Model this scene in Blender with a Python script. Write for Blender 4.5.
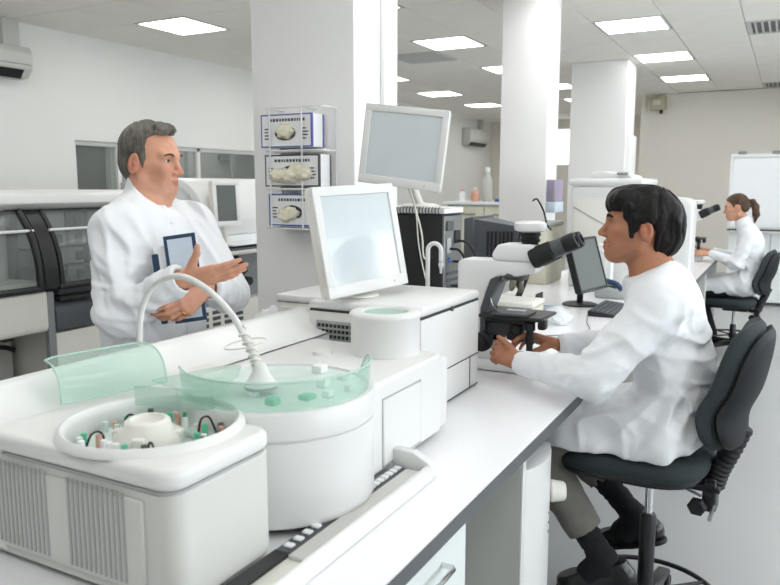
import bpy, bmesh, math, random
import numpy as np
from mathutils import Matrix, Vector

for _o in list(bpy.data.objects):
    bpy.data.objects.remove(_o, do_unlink=True)
SC = bpy.context.scene
COL = SC.collection
random.seed(7)
PI = math.pi

# ------------------------------------------------------------------ camera
CAM_H = 1.5
FPX = 740.0
cam_d = bpy.data.cameras.new('camera')
cam_d.sensor_width = 36.0
cam_d.lens = 36.0 * FPX / 780.0
cam_d.clip_start = 0.05
cam = bpy.data.objects.new('camera', cam_d)
COL.objects.link(cam)
YAW = math.radians(28.2076)
PITCH = math.radians(8.1897)
cam.location = (0, 0, CAM_H)
cam.rotation_euler = (PI / 2 - PITCH, 0, YAW)
cam_d.dof.use_dof = True
cam_d.dof.focus_distance = 2.6
cam_d.dof.aperture_fstop = 5.6
SC.camera = cam

# ------------------------------------------------------------------ world, exposure
w = bpy.data.worlds.new('world')
SC.world = w
w.use_nodes = True
bg = w.node_tree.nodes['Background']
bg.inputs[0].default_value = (0.80, 0.90, 1.0, 1)
bg.inputs[1].default_value = 1.5
vs = SC.view_settings
vs.view_transform = 'Standard'
vs.look = 'None'
vs.gamma = 1.0
vs.use_curve_mapping = False
vs.exposure = 0.22
PANEL_W = 6.6        # emission strength of the ceiling light panels
WINDOW_W = 48.0      # watts of daylight for each window of the right wall


def area(name, loc, rot, sx, sy, power, color):
    l = bpy.data.lights.new(name, 'AREA')
    l.shape = 'RECTANGLE'
    l.size, l.size_y, l.energy, l.color = sx, sy, power, color
    o = bpy.data.objects.new(name, l)
    o.location = loc
    o.rotation_euler = rot
    COL.objects.link(o)
    return o


RIGHT_X = 3.6
BACK_Y = -3.2
WIN_Y = [0.9, 3.3, 5.8, 8.3]
for wy in WIN_Y:     # daylight entering through the windows of the right wall
    area('window_daylight', (RIGHT_X + 0.25, wy, 1.75), (0, PI / 2, 0), 1.5, 1.9, WINDOW_W, (0.88, 0.95, 1.0))


# ------------------------------------------------------------------ materials
def lin(h):
    h = h.lstrip('#')
    out = []
    for i in (0, 2, 4):
        c = int(h[i:i + 2], 16) / 255
        out.append(c / 12.92 if c <= 0.04045 else ((c + 0.055) / 1.055) ** 2.4)
    return tuple(out)


MATS = {}


def mat(name, col, rough=0.5, metal=0.0, bump=0.0, bscale=60.0, var=0.03, vscale=4.0, spec=0.5,
        emit=0.0, alpha=1.0, attr=None, sss=0.0, trans=0.0, stretch=None, coat=0.0):
    m = bpy.data.materials.new(name)
    m.use_nodes = True
    nt = m.node_tree
    p = nt.nodes['Principled BSDF']
    c = lin(col) if isinstance(col, str) else col
    tc = nt.nodes.new('ShaderNodeTexCoord')
    mp = nt.nodes.new('ShaderNodeMapping')
    nt.links.new(tc.outputs['Object'], mp.inputs[0])
    if stretch:
        mp.inputs['Scale'].default_value = stretch
    n = nt.nodes.new('ShaderNodeTexNoise')
    n.inputs['Scale'].default_value = vscale
    n.inputs['Detail'].default_value = 4
    nt.links.new(mp.outputs[0], n.inputs['Vector'])
    mx = nt.nodes.new('ShaderNodeMix')
    mx.data_type = 'RGBA'
    mx.blend_type = 'MULTIPLY'
    mx.inputs[0].default_value = 1.0
    rmp = nt.nodes.new('ShaderNodeValToRGB')
    rmp.color_ramp.elements[0].position = 0.3
    rmp.color_ramp.elements[1].position = 0.7
    rmp.color_ramp.elements[0].color = (1 - var * 2, 1 - var * 2, 1 - var * 2, 1)
    rmp.color_ramp.elements[1].color = (1, 1, 1, 1)
    nt.links.new(n.outputs['Fac'], rmp.inputs[0])
    if attr:
        a = nt.nodes.new('ShaderNodeAttribute')
        a.attribute_name = attr
        nt.links.new(a.outputs['Color'], mx.inputs[6])
    else:
        mx.inputs[6].default_value = (*c, 1)
    nt.links.new(rmp.outputs[0], mx.inputs[7])
    nt.links.new(mx.outputs[2], p.inputs['Base Color'])
    p.inputs['Roughness'].default_value = rough
    p.inputs['Metallic'].default_value = metal
    p.inputs['Specular IOR Level'].default_value = spec
    if sss:
        p.inputs['Subsurface Weight'].default_value = sss
        p.inputs['Subsurface Radius'].default_value = (0.012, 0.005, 0.003)
        p.inputs['Subsurface Scale'].default_value = 0.6
    if trans:
        p.inputs['Transmission Weight'].default_value = trans
    if coat:
        p.inputs['Coat Weight'].default_value = coat
    if alpha < 1:
        p.inputs['Alpha'].default_value = alpha
    if emit:
        p.inputs['Emission Color'].default_value = (*c, 1)
        p.inputs['Emission Strength'].default_value = emit
    if bump:
        nb = nt.nodes.new('ShaderNodeTexNoise')
        nb.inputs['Scale'].default_value = bscale
        nb.inputs['Detail'].default_value = 3
        nt.links.new(mp.outputs[0], nb.inputs['Vector'])
        b = nt.nodes.new('ShaderNodeBump')
        b.inputs['Strength'].default_value = bump
        b.inputs['Distance'].default_value = 0.01
        nt.links.new(nb.outputs['Fac'], b.inputs['Height'])
        nt.links.new(b.outputs[0], p.inputs['Normal'])
    MATS[name] = m
    return m


def clear(name, col, alpha, rough=0.05):
    """thin clear plastic / glass: tinted transparency under a glossy skin"""
    m = bpy.data.materials.new(name)
    m.use_nodes = True
    nt = m.node_tree
    p = nt.nodes['Principled BSDF']
    out = nt.nodes['Material Output']
    p.inputs['Base Color'].default_value = (*lin(col), 1)
    p.inputs['Roughness'].default_value = rough
    t = nt.nodes.new('ShaderNodeBsdfTransparent')
    c = lin(col)
    t.inputs[0].default_value = (c[0] ** .35, c[1] ** .35, c[2] ** .35, 1)
    n = nt.nodes.new('ShaderNodeTexNoise')
    n.inputs['Scale'].default_value = 6
    mr = nt.nodes.new('ShaderNodeMapRange')
    mr.inputs['To Min'].default_value = alpha - 0.04
    mr.inputs['To Max'].default_value = alpha + 0.04
    nt.links.new(n.outputs['Fac'], mr.inputs['Value'])
    mix = nt.nodes.new('ShaderNodeMixShader')
    nt.links.new(mr.outputs[0], mix.inputs[0])
    nt.links.new(t.outputs[0], mix.inputs[1])
    nt.links.new(p.outputs[0], mix.inputs[2])
    nt.links.new(mix.outputs[0], out.inputs['Surface'])
    MATS[name] = m
    return m


mat('wall_paint', '#ebebe7', .75, bump=.05, bscale=180, var=.01, vscale=1.5)
mat('wall_paint_warm', '#e4dfd5', .75, bump=.05, bscale=180, var=.01, vscale=1.5)
mat('column_paint', '#f3f2f1', .7, bump=.06, bscale=160, var=.01, vscale=2)
mat('ceiling_tile', '#f5f2eb', .85, bump=.12, bscale=220, var=.02, vscale=3)
mat('ceiling_grid', '#d8d6cf', .7)
mat('lamp_frame', '#c9c9c6', .4)
mat('diffuser', '#ffffff', .5, emit=PANEL_W)
mat('floor_vinyl', '#a8aaaa', .30, bump=.02, bscale=40, var=.02, vscale=2.5)
mat('skirting', '#b9b9b6', .5)
mat('white_plastic', '#e2e2e0', .32, bump=.015, bscale=90, var=.01)
mat('white_enamel', '#e8e8e8', .25, bump=.01, bscale=60, var=.01)
mat('housing_grey_shaded', '#d2d2cd', .38, bump=.015, bscale=90, var=.015)  # grey plastic, darkened further to paint in shade on the analyser front
mat('cream_plastic', '#e6e4dc', .38, bump=.015, bscale=90, var=.015)
mat('grey_plastic', '#8b8f90', .45, bump=.02, var=.02)
mat('mid_grey', '#a9acab', .5, bump=.02, var=.02)
mat('dark_grey', '#4c5054', .42, bump=.02, var=.04)
mat('black_plastic', '#17181a', .38, bump=.02, var=.05)
mat('black_rubber', '#101113', .6, bump=.03, var=.05)
mat('chair_shell', '#1b1d20', .62, bump=.05, bscale=200, var=.05, spec=.3)
mat('seam', '#3a3c3c', .7)
mat('laminate_white', '#f4f4f6', .22, bump=.008, bscale=50, var=.008)
mat('laminate_edge', '#5d6063', .5, var=.05)
mat('cabinet_white', '#e6ebea', .35, var=.012)
mat('cabinet_grey', '#c9c9c3', .45, var=.015)  # even light grey, the own colour of these panels and casings
mat('chrome', '#d7d9db', .16, metal=1, var=.01)
mat('steel', '#a9abac', .3, metal=1, var=.03)
mat('fabric_black', '#2c3538', .85, bump=.35, bscale=500, var=.06, vscale=30)
mat('coat_cloth', '#e8eaed', .82, bump=.10, bscale=26, var=.015, vscale=7)
mat('trouser_cloth', '#77746e', .9, bump=.2, bscale=400, var=.05, vscale=20)
mat('trouser_dark', '#2b2d33', .9, bump=.2, bscale=400, var=.05, vscale=20)
mat('sock_cloth', '#15161a', .95, bump=.25, bscale=500, var=.08, vscale=60)
mat('shoe_leather', '#121315', .28, bump=.06, bscale=120, var=.06)
mat('skin', '#c98f72', .48, bump=.05, bscale=320, var=.03, vscale=40, attr='Col', sss=.12, spec=.4)
mat('hair_dark', '#0f0d0d', .5, spec=.22, bump=.35, bscale=60, var=.25, vscale=30, stretch=(1, 1, 1), attr='Col')
mat('eye', '#ffffff', .12, attr='Col', var=.0)
mat('print', '#ffffff', .5, attr='Col', var=.01)
mat('screen_grey', '#d4dcdf', .16, var=.05, vscale=3, coat=.3)
mat('screen_dark', '#6a6f6d', .5, spec=.2, var=.03)
mat('latex', '#f7f0d8', .55, bump=.3, bscale=60, var=.08, vscale=20)
mat('paper', '#f3f4f5', .75, var=.02)
mat('navy', '#23405c', .45, var=.04)
mat('pale_blue', '#cfdcea', .4, var=.03)
mat('purple_box', '#a59ab4', .5, var=.06, vscale=8)
mat('green_vial', '#5fc7a0', .3, var=.05)
mat('red_vial', '#d6a898', .3, var=.05)
mat('green_deck', '#dcece5', .35, var=.08, vscale=14)
mat('gold', '#d8b25a', .25, metal=1, var=.02)
mat('brass_objective', '#8f8a79', .3, metal=.8, var=.05)
mat('yellow_item', '#dcb64a', .5, var=.05)
mat('violet_print', '#6f6bb4', .5, var=.05)
mat('blue_item', '#3d5ea6', .5, var=.05)
mat('pink_item', '#d9a58f', .6, var=.05)
mat('beige_item', '#d9d5c2', .5, var=.03)
mat('board_white', '#eef0f2', .25, var=.01)
mat('corridor_paint', '#d2d5d0', .8, var=.02)
mat('dark_window', '#565b58', .2, var=.05)
mat('sensor_box', '#b9b59b', .6, var=.04)
mat('sky_pane', '#f7fbff', .5, emit=1.5)
clear('green_acrylic', '#d6ece2', .20)
clear('clear_acrylic', '#dfe4e4', .28)
clear('smoke_acrylic', '#cdd2d1', .16)
clear('window_glass', '#dfe4e1', .10)
clear('green_edge', '#d3ece1', .6, .15)
clear('poly_bag', '#eef2f4', .55, .25)

# ------------------------------------------------------------------ object helpers
WM = {}          # world matrix of everything built (parents are placed before the depsgraph runs)


def _link(o, parent, world):
    COL.objects.link(o)
    if parent is not None:
        o.parent = parent
        WM[o.name] = WM[parent.name] @ world
    else:
        WM[o.name] = world
    return o


def tag(o, label, cat, group=None, kind=None):
    if label:
        o['label'] = label
    if cat:
        o['category'] = cat
    if group:
        o['group'] = group
    if kind:
        o['kind'] = kind
    return o


def thing(name, label, cat, loc=(0, 0, 0), rotz=0.0, group=None, rot=None):
    o = bpy.data.objects.new(name, None)
    o.empty_display_size = 0.05
    o.location = loc
    o.rotation_euler = rot if rot else (0, 0, rotz)
    mw = Matrix.Translation(loc) @ (Matrix.Rotation(rotz, 4, 'Z') if not rot else
                                    __import__('mathutils').Euler(rot).to_matrix().to_4x4())
    _link(o, None, mw)
    return tag(o, label, cat, group)


def mk(name, verts, faces, m, parent=None, local=False, cols=None, angle=38, mats=None, fmat=None):
    """one mesh object; verts are world coordinates unless local"""
    verts = np.asarray(verts, dtype=np.float64).reshape(-1, 3)
    loc = None
    if parent is not None:
        if not local:
            inv = np.array(WM[parent.name].inverted())
            verts = verts @ inv[:3, :3].T + inv[:3, 3]
    else:
        loc = np.array([(verts[:, 0].min() + verts[:, 0].max()) / 2,
                        (verts[:, 1].min() + verts[:, 1].max()) / 2, verts[:, 2].min()])
        verts = verts - loc
    me = bpy.data.meshes.new(name)
    if isinstance(faces, np.ndarray):
        nf, k = faces.shape
        me.vertices.add(len(verts))
        me.vertices.foreach_set('co', verts.astype(np.float32).ravel())
        me.loops.add(nf * k)
        me.loops.foreach_set('vertex_index', faces.astype(np.int32).ravel())
        me.polygons.add(nf)
        me.polygons.foreach_set('loop_start', np.arange(0, nf * k, k, dtype=np.int32))
        me.update(calc_edges=True)
    else:
        me.from_pydata([tuple(v) for v in verts], [], [tuple(f) for f in faces])
    if cols is not None:
        at = me.color_attributes.new('Col', 'FLOAT_COLOR', 'POINT')
        c4 = np.ones((len(verts), 4), dtype=np.float32)
        c4[:, :3] = cols
        at.data.foreach_set('color', c4.ravel())
    for mm in (mats or [m]):
        me.materials.append(MATS[mm])
    if fmat is not None:
        me.polygons.foreach_set('material_index', np.asarray(fmat, dtype=np.int32))
    me.polygons.foreach_set('use_smooth', np.ones(len(me.polygons), dtype=bool))
    if angle < 179:
        me.set_sharp_from_angle(angle=math.radians(angle))
    o = bpy.data.objects.new(name, me)
    mw = Matrix.Identity(4)
    if loc is not None:
        o.location = loc
        mw = Matrix.Translation(loc)
    _link(o, parent, mw)
    return o


def struct(o):
    o['kind'] = 'structure'
    return o


def frame_to(a, b):
    """matrix whose z axis runs from a to b, origin a"""
    a, b = Vector(a), Vector(b)
    z = (b - a).normalized()
    x = Vector((1, 0, 0)) if abs(z.x) < .9 else Vector((0, 1, 0))
    y = z.cross(x).normalized()
    x = y.cross(z)
    m = Matrix((x, y, z)).transposed().to_4x4()
    m.translation = a
    return m


class B:
    """collects shapes, then links them as ONE mesh object"""

    def __init__(self, xf=None):
        self.v, self.f = [], []
        self.xf = xf or Matrix.Identity(4)

    def add(self, vs, fs, xf=None):
        m = self.xf @ xf if xf is not None else self.xf
        n = len(self.v)
        self.v += [tuple(m @ Vector(p)) for p in vs]
        self.f += [tuple(i + n for i in q) for q in fs]
        return self

    def box(self, x0, x1, y0, y1, z0, z1, bev=0.0, seg=2, xf=None):
        bm = bmesh.new()
        bmesh.ops.create_cube(bm, size=1)
        for q in bm.verts:
            q.co = ((x0 + x1) / 2 + q.co.x * (x1 - x0), (y0 + y1) / 2 + q.co.y * (y1 - y0),
                    (z0 + z1) / 2 + q.co.z * (z1 - z0))
        if bev:
            bev = min(bev, .49 * min(abs(x1 - x0), abs(y1 - y0), abs(z1 - z0)))
            bmesh.ops.bevel(bm, geom=list(bm.edges), offset=bev, segments=seg, profile=.5, affect='EDGES')
        return self.take(bm, xf)

    def take(self, bm, xf=None):
        bm.verts.index_update()
        self.add([q.co.copy() for q in bm.verts], [[q.index for q in f.verts] for f in bm.faces], xf)
        bm.free()
        return self

    def lathe(self, prof, seg=32, xf=None, cap=True):
        """profile [(r, z)] turned about z"""
        vs, fs = [], []
        for r, z in prof:
            for k in range(seg):
                a = 2 * PI * k / seg
                vs.append((r * math.cos(a), r * math.sin(a), z))
        for i in range(len(prof) - 1):
            for k in range(seg):
                k2 = (k + 1) % seg
                fs.append((i * seg + k, i * seg + k2, (i + 1) * seg + k2, (i + 1) * seg + k))
        if cap:
            if prof[0][0] > 1e-6:
                fs.append(tuple(reversed(range(seg))))
            if prof[-1][0] > 1e-6:
                fs.append(tuple(range((len(prof) - 1) * seg, len(prof) * seg)))
        return self.add(vs, fs, xf)

    def cyl(self, a, b, r, r2=None, seg=20, bev=0.0):
        a, b = Vector(a), Vector(b)
        h = (b - a).length
        r2 = r if r2 is None else r2
        if bev:
            p = [(r - bev, 0), (r, bev), (r2, h - bev), (r2 - bev, h)]
        else:
            p = [(r, 0), (r2, h)]
        return self.lathe(p, seg, frame_to(a, b))

    def tube(self, pts, r, seg=10, closed=False):
        pts = [Vector(p) for p in pts]
        n = len(pts)
        vs, fs = [], []
        up = None
        for i, p in enumerate(pts):
            if closed:
                t = (pts[(i + 1) % n] - pts[i - 1]).normalized()
            else:
                t = (pts[min(i + 1, n - 1)] - pts[max(i - 1, 0)]).normalized()
            if up is None:
                up = Vector((0, 0, 1)) if abs(t.z) < .9 else Vector((1, 0, 0))
            s = t.cross(up).normalized()
            up = s.cross(t).normalized()
            rr = r[i] if isinstance(r, (list, tuple)) else r
            for k in range(seg):
                a = 2 * PI * k / seg
                vs.append(p + (s * math.cos(a) + up * math.sin(a)) * rr)
        m = n if closed else n - 1
        for i in range(m):
            j = (i + 1) % n
            for k in range(seg):
                k2 = (k + 1) % seg
                fs.append((i * seg + k, i * seg + k2, j * seg + k2, j * seg + k))
        if not closed:
            fs.append(tuple(reversed(range(seg))))
            fs.append(tuple(range((n - 1) * seg, n * seg)))
        return self.add(vs, fs)

    def prism(self, poly, a0, a1, axis='y', bev=0.0, seg=2, xf=None):
        """polygon in the two other axes, pushed along axis from a0 to a1"""
        bm = bmesh.new()
        def P(u, v, a):
            return {'y': (u, a, v), 'x': (a, u, v), 'z': (u, v, a)}[axis]
        lo = [bm.verts.new(P(u, v, a0)) for u, v in poly]
        hi = [bm.verts.new(P(u, v, a1)) for u, v in poly]
        n = len(poly)
        bm.faces.new(lo)
        bm.faces.new(list(reversed(hi)))
        for i in range(n):
            j = (i + 1) % n
            bm.faces.new((lo[j], lo[i], hi[i], hi[j]))
        bmesh.ops.recalc_face_normals(bm, faces=list(bm.faces))
        if bev:
            bmesh.ops.bevel(bm, geom=list(bm.edges), offset=bev, segments=seg, profile=.5, affect='EDGES')
        return self.take(bm, xf)

    def sphere(self, c, r, seg=20, rings=12, xf=None):
        rx, ry, rz = (r, r, r) if not isinstance(r, (tuple, list)) else r
        vs, fs = [], []
        for i in range(rings + 1):
            t = PI * i / rings
            for k in range(seg):
                a = 2 * PI * k / seg
                vs.append((c[0] + rx * math.sin(t) * math.cos(a), c[1] + ry * math.sin(t) * math.sin(a), c[2] - rz * math.cos(t)))
        for i in range(rings):
            for k in range(seg):
                k2 = (k + 1) % seg
                fs.append((i * seg + k, i * seg + k2, (i + 1) * seg + k2, (i + 1) * seg + k))
        return self.add(vs, fs, xf)

    def obj(self, name, m, parent=None, local=False, angle=38):
        return mk(name, self.v, self.f, m, parent, local, angle=angle)


def copy_tree(o, parent=None):
    kids = list(o.children)
    c = o.copy()
    COL.objects.link(c)
    if parent is not None:
        c.parent = parent
    for k in kids:
        copy_tree(k, c)
    return c


def arc(c, r, a0, a1, n, plane='xz'):
    out = []
    for i in range(n + 1):
        a = a0 + (a1 - a0) * i / n
        u, v = r * math.cos(a), r * math.sin(a)
        out.append({'xz': (c[0] + u, c[1], c[2] + v), 'xy': (c[0] + u, c[1] + v, c[2]), 'yz': (c[0], c[1] + u, c[2] + v)}[plane])
    return out


def spline(pts, n=8):
    """Catmull-Rom through pts"""
    P = [Vector(p) for p in pts]
    P = [P[0] * 2 - P[1]] + P + [P[-1] * 2 - P[-2]]
    out = []
    for i in range(1, len(P) - 2):
        for k in range(n):
            t = k / n
            a, b, c, d = P[i - 1], P[i], P[i + 1], P[i + 2]
            out.append(.5 * ((2 * b) + (c - a) * t + (2 * a - 5 * b + 4 * c - d) * t * t + (3 * b - a - 3 * c + d) * t ** 3))
    out.append(P[-2])
    return out

# ================================================================== THE ROOM
LEFT_X, FAR_Y, DEEP_Y, CEIL = -6.4, 13.2, 17.0, 3.0
STEP_X = -2.3
struct(B().box(LEFT_X - 1.6, RIGHT_X + .2, BACK_Y - .2, DEEP_Y + .2, -.1, 0).obj('floor', 'floor_vinyl'))
# left wall with a long interior window to the corridor
WY0, WY1, WZ0, WZ1 = 5.2, 8.25, 1.2, 1.96
b = B()
b.box(LEFT_X - .14, LEFT_X, BACK_Y, WY0, 0, CEIL)
b.box(LEFT_X - .14, LEFT_X, WY1, DEEP_Y, 0, CEIL)
b.box(LEFT_X - .14, LEFT_X, WY0, WY1, 0, WZ0)
b.box(LEFT_X - .14, LEFT_X, WY0, WY1, WZ1, CEIL)
struct(b.obj('wall_left', 'wall_paint'))
b = B()
for y in (WY0, 5.78, 7.02, WY1 - .05):
    b.box(LEFT_X - .12, LEFT_X - .05, y, y + .05, WZ0, WZ1, .004)
b.box(LEFT_X - .12, LEFT_X - .05, WY0, WY1, WZ0, WZ0 + .05, .004)
b.box(LEFT_X - .12, LEFT_X - .05, WY0, WY1, WZ1 - .045, WZ1, .004)
wf = struct(b.obj('window_1', 'wall_paint'))
for y0, y1 in ((WY0 + .05, 5.78), (5.83, 7.02), (7.07, WY1 - .05)):
    B().box(LEFT_X - .088, LEFT_X - .082, y0, y1, WZ0 + .05, WZ1 - .045).obj('pane', 'window_glass', wf)
# corridor behind that window
b = B()
b.box(LEFT_X - 1.6, LEFT_X - 1.5, 3.0, 11.5, 0, CEIL)
b.box(LEFT_X - 1.5, LEFT_X - .14, 3.0, 3.1, 0, CEIL)
b.box(LEFT_X - 1.5, LEFT_X - .14, 11.4, 11.5, 0, CEIL)
b.box(LEFT_X - 1.6, LEFT_X - .14, 3.0, 11.5, CEIL, CEIL + .1)
struct(b.obj('wall_corridor', 'corridor_paint'))
d = struct(B().box(LEFT_X - 1.5, LEFT_X - 1.46, 8.42, 9.3, 0, 2.06, .004).obj('door_1', 'cabinet_grey'))
b = B()
for y in (8.32, 9.3):
    b.box(LEFT_X - 1.5, LEFT_X - 1.43, y, y + .10, 0, 2.16, .006)
b.box(LEFT_X - 1.5, LEFT_X - 1.43, 8.32, 9.4, 2.06, 2.16, .006)
b.obj('door_frame', 'corridor_paint', d)
B().box(LEFT_X - 1.46, LEFT_X - 1.40, 9.0, 9.22, 1.9, 1.97, .01).obj('door_closer', 'grey_plastic', d)
d = struct(B().box(LEFT_X - 1.5, LEFT_X - 1.47, 6.25, 6.85, .9, 2.1, .004).obj('window_2', 'dark_window'))
b = B()
for y in (6.2, 6.85):
    b.box(LEFT_X - 1.5, LEFT_X - 1.44, y, y + .06, .85, 2.15, .005)
b.box(LEFT_X - 1.5, LEFT_X - 1.44, 6.2, 6.91, 2.1, 2.16, .005)
b.obj('window_frame', 'mid_grey', d)

# far walls: a nearer one on the right, a deeper bay on the left
struct(B().box(STEP_X, RIGHT_X, FAR_Y, FAR_Y + .15, 0, CEIL).obj('wall_far', 'wall_paint_warm'))
struct(B().box(STEP_X, STEP_X + .15, FAR_Y + .15, DEEP_Y, 0, CEIL).obj('wall_bay', 'wall_paint_warm'))
b = B()
b.box(LEFT_X, -4.95, DEEP_Y, DEEP_Y + .15, 0, CEIL)
b.box(-4.2, STEP_X, DEEP_Y, DEEP_Y + .15, 0, CEIL)
b.box(-4.95, -4.2, DEEP_Y, DEEP_Y + .15, 0, 1.95)
b.box(-4.95, -4.2, DEEP_Y, DEEP_Y + .15, 2.82, CEIL)
struct(b.obj('wall_bay_far', 'wall_paint_warm'))
b = B()
for x in (-4.95, -4.24):
    b.box(x, x + .04, DEEP_Y + .03, DEEP_Y + .1, 1.95, 2.82, .004)
for z in (1.95, 2.78):
    b.box(-4.95, -4.2, DEEP_Y + .03, DEEP_Y + .1, z, z + .04, .004)
wf = struct(b.obj('window_3', 'wall_paint'))
B().box(-4.91, -4.24, DEEP_Y + .06, DEEP_Y + .066, 1.99, 2.78).obj('pane', 'sky_pane', wf)
# right wall with daylight windows and the wall behind the photographer
b = B()
edges = [BACK_Y] + sum([[y - .95, y + .95] for y in WIN_Y], []) + [FAR_Y]
for i in range(0, len(edges), 2):
    b.box(RIGHT_X, RIGHT_X + .2, edges[i], edges[i + 1], 0, CEIL)
for y in WIN_Y:
    b.box(RIGHT_X, RIGHT_X + .2, y - .95, y + .95, 0, 1.0)
    b.box(RIGHT_X, RIGHT_X + .2, y - .95, y + .95, 2.5, CEIL)
struct(b.obj('wall_right', 'wall_paint'))
for n, y in enumerate(WIN_Y):
    b = B()
    for yy in (y - .95, y - .025, y + .90):
        b.box(RIGHT_X + .06, RIGHT_X + .12, yy, yy + .05, 1.0, 2.5, .004)
    for z in (1.0, 2.45):
        b.box(RIGHT_X + .06, RIGHT_X + .12, y - .95, y + .95, z, z + .05, .004)
    struct(b.obj('window_%d' % (n + 4), 'wall_paint'))
struct(B().box(LEFT_X, RIGHT_X, BACK_Y - .15, BACK_Y, 0, CEIL).obj('wall_back', 'wall_paint'))
# skirting
struct(B().box(LEFT_X, LEFT_X + .015, BACK_Y, DEEP_Y, 0, .1, .003).obj('baseboard_left', 'skirting'))
struct(B().box(STEP_X, RIGHT_X, FAR_Y - .015, FAR_Y, 0, .1, .003).obj('baseboard_far', 'skirting'))

# columns
COLS = [(-2.545, -1.915, 3.2, 3.60), (-2.12, -1.727, 5.85, 6.16), (-2.49, -1.81, 9.4, 9.95)]
for i, (x0, x1, y0, y1) in enumerate(COLS):
    struct(B().box(x0, x1, y0, y1, 0, CEIL, .012, 2).obj('column_%d' % (i + 1), 'column_paint'))
struct(B().box(-1.915, -1.885, 3.46, 3.60, 0, CEIL, .006).obj('trim_1', 'column_paint'))
struct(B().box(-1.81, -1.765, 9.5, 9.9, 0, 2.12, .006).obj('trim_2', 'column_paint'))


# ceiling: grid backing, tiles, lights, vents
def cam_px(p):
    v = Vector(p) - Vector((0, 0, CAM_H))
    fh = Vector((-math.sin(YAW), math.cos(YAW), 0))
    rt = Vector((math.cos(YAW), math.sin(YAW), 0))
    up = Vector((0, 0, 1))
    fw = fh * math.cos(PITCH) - up * math.sin(PITCH)
    u2 = fh * math.sin(PITCH) + up * math.cos(PITCH)
    z = v.dot(fw)
    return (390 + FPX * v.dot(rt) / z, 292.5 - FPX * v.dot(u2) / z) if z > .1 else (9999, 9999)


ceil = struct(B().box(LEFT_X, RIGHT_X, BACK_Y, DEEP_Y, CEIL + .012, CEIL + .1).obj('ceiling', 'ceiling_grid'))
PX, PY, TX0, TY0 = .63, .657, -1.42, 7.5
LIGHTS = []
for k in range(-2, 3):
    for j in range(-4, 5):
        LIGHTS.append((-3 * k, 3 * j))
VENTS = [(-4, 1), (2, 1), (2, 8)]
rest = B()
tile_me = None
cnt = 0
for i in range(-9, 10):
    for j in range(-17, 15):
        x, y = TX0 + i * PX, TY0 + j * PY
        if x - PX / 2 < LEFT_X or x + PX / 2 > RIGHT_X + .3 or y - PY / 2 < BACK_Y - .3 or y + PY / 2 > DEEP_Y + .2:
            if not (x + PX / 2 > LEFT_X and x - PX / 2 < RIGHT_X and y + PY / 2 > BACK_Y and y - PY / 2 < DEEP_Y):
                continue
        if x > STEP_X + .3 and y > FAR_Y:
            continue
        if (i, j) in LIGHTS or (i, j) in VENTS:
            continue
        x0, x1 = max(x - PX / 2, LEFT_X) + .0035, min(x + PX / 2, RIGHT_X) - .0035
        y0, y1 = max(y - PY / 2, BACK_Y) + .0035, min(y + PY / 2, DEEP_Y) - .0035
        if x1 - x0 < .05 or y1 - y0 < .05:
            continue
        c = [cam_px((px, py, CEIL)) for px in (x0, x1) for py in (y0, y1)]
        seen = any(-5 < a < 785 and -5 < q < 590 for a, q in c)
        full = abs((x1 - x0) - (PX - .007)) < 1e-4 and abs((y1 - y0) - (PY - .007)) < 1e-4
        if not seen or cnt > 290:
            rest.box(x0, x1, y0, y1, CEIL, CEIL + .014)
            continue
        cnt += 1
        if full and tile_me is not None:
            t = bpy.data.objects.new('ceiling_tile', tile_me)
            COL.objects.link(t)
            t.parent = ceil
            off = WM[ceil.name].translation
            t.location = (x - off.x, y - off.y, CEIL - off.z)
        elif full:
            h, g = PX / 2 - .0035, PY / 2 - .0035
            bb = B().box(-h, h, -g, g, 0, .014, .003, 1)
            t = mk('ceiling_tile', bb.v, bb.f, 'ceiling_tile', ceil, local=True)
            tile_me = t.data
            off = WM[ceil.name].translation
            t.location = (x - off.x, y - off.y, CEIL - off.z)
        else:
            B().box(x0, x1, y0, y1, CEIL, CEIL + .014, .003, 1).obj('ceiling_tile', 'ceiling_tile', ceil)
t = rest.obj('ceiling_tiles', 'ceiling_tile', ceil)
t['kind'] = 'stuff'

lamp0 = None
ROWS = {-6: 'square white light panel in the ceiling row nearest the left wall', -3: 'square white light panel in the ceiling row between left wall and columns',
        0: 'square white light panel in the ceiling row over the long bench', 3: 'square white light panel in the ceiling row over the stools',
        6: 'square white light panel in the ceiling row beside the daylight windows'}
for i, j in LIGHTS:
    x, y = TX0 + i * PX, TY0 + j * PY
    if x < LEFT_X or x > RIGHT_X or y < BACK_Y or y > DEEP_Y or (x > STEP_X and y > FAR_Y):
        continue
    if any(a - .3 < x < c + .3 and e - .3 < y < g + .3 for a, c, e, g in COLS):
        continue
    if lamp0 is None:
        lamp0 = thing('ceiling_light', ROWS[i], 'ceiling light', (x, y, CEIL), 0, 'recessed ceiling light panels')
        fr = B()
        a, g = PX / 2 - .003, PY / 2 - .003
        fr.box(-a, a, -g, -g + .028, -.004, .012, .002, 1)
        fr.box(-a, a, g - .028, g, -.004, .012, .002, 1)
        fr.box(-a, -a + .028, -g + .028, g - .028, -.004, .012, .002, 1)
        fr.box(a - .028, a, -g + .028, g - .028, -.004, .012, .002, 1)
        fr.obj('frame', 'lamp_frame', lamp0, local=True)
        B().box(-a + .028, a - .028, -g + .028, g - .028, .002, .010).obj('diffuser', 'diffuser', lamp0, local=True)
    else:
        o = copy_tree(lamp0)
        o.location = (x, y, CEIL)
        o['label'] = ROWS[i]
for x, y in ((LEFT_X - .8, 5.6), (LEFT_X - .8, 8.4)):  # unseen panels added to brighten the corridor behind the window
    o = copy_tree(lamp0)
    o.location = (x, y, CEIL - .016)
    o['label'] = 'unseen square light panel added to brighten the corridor behind the long window'
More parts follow.
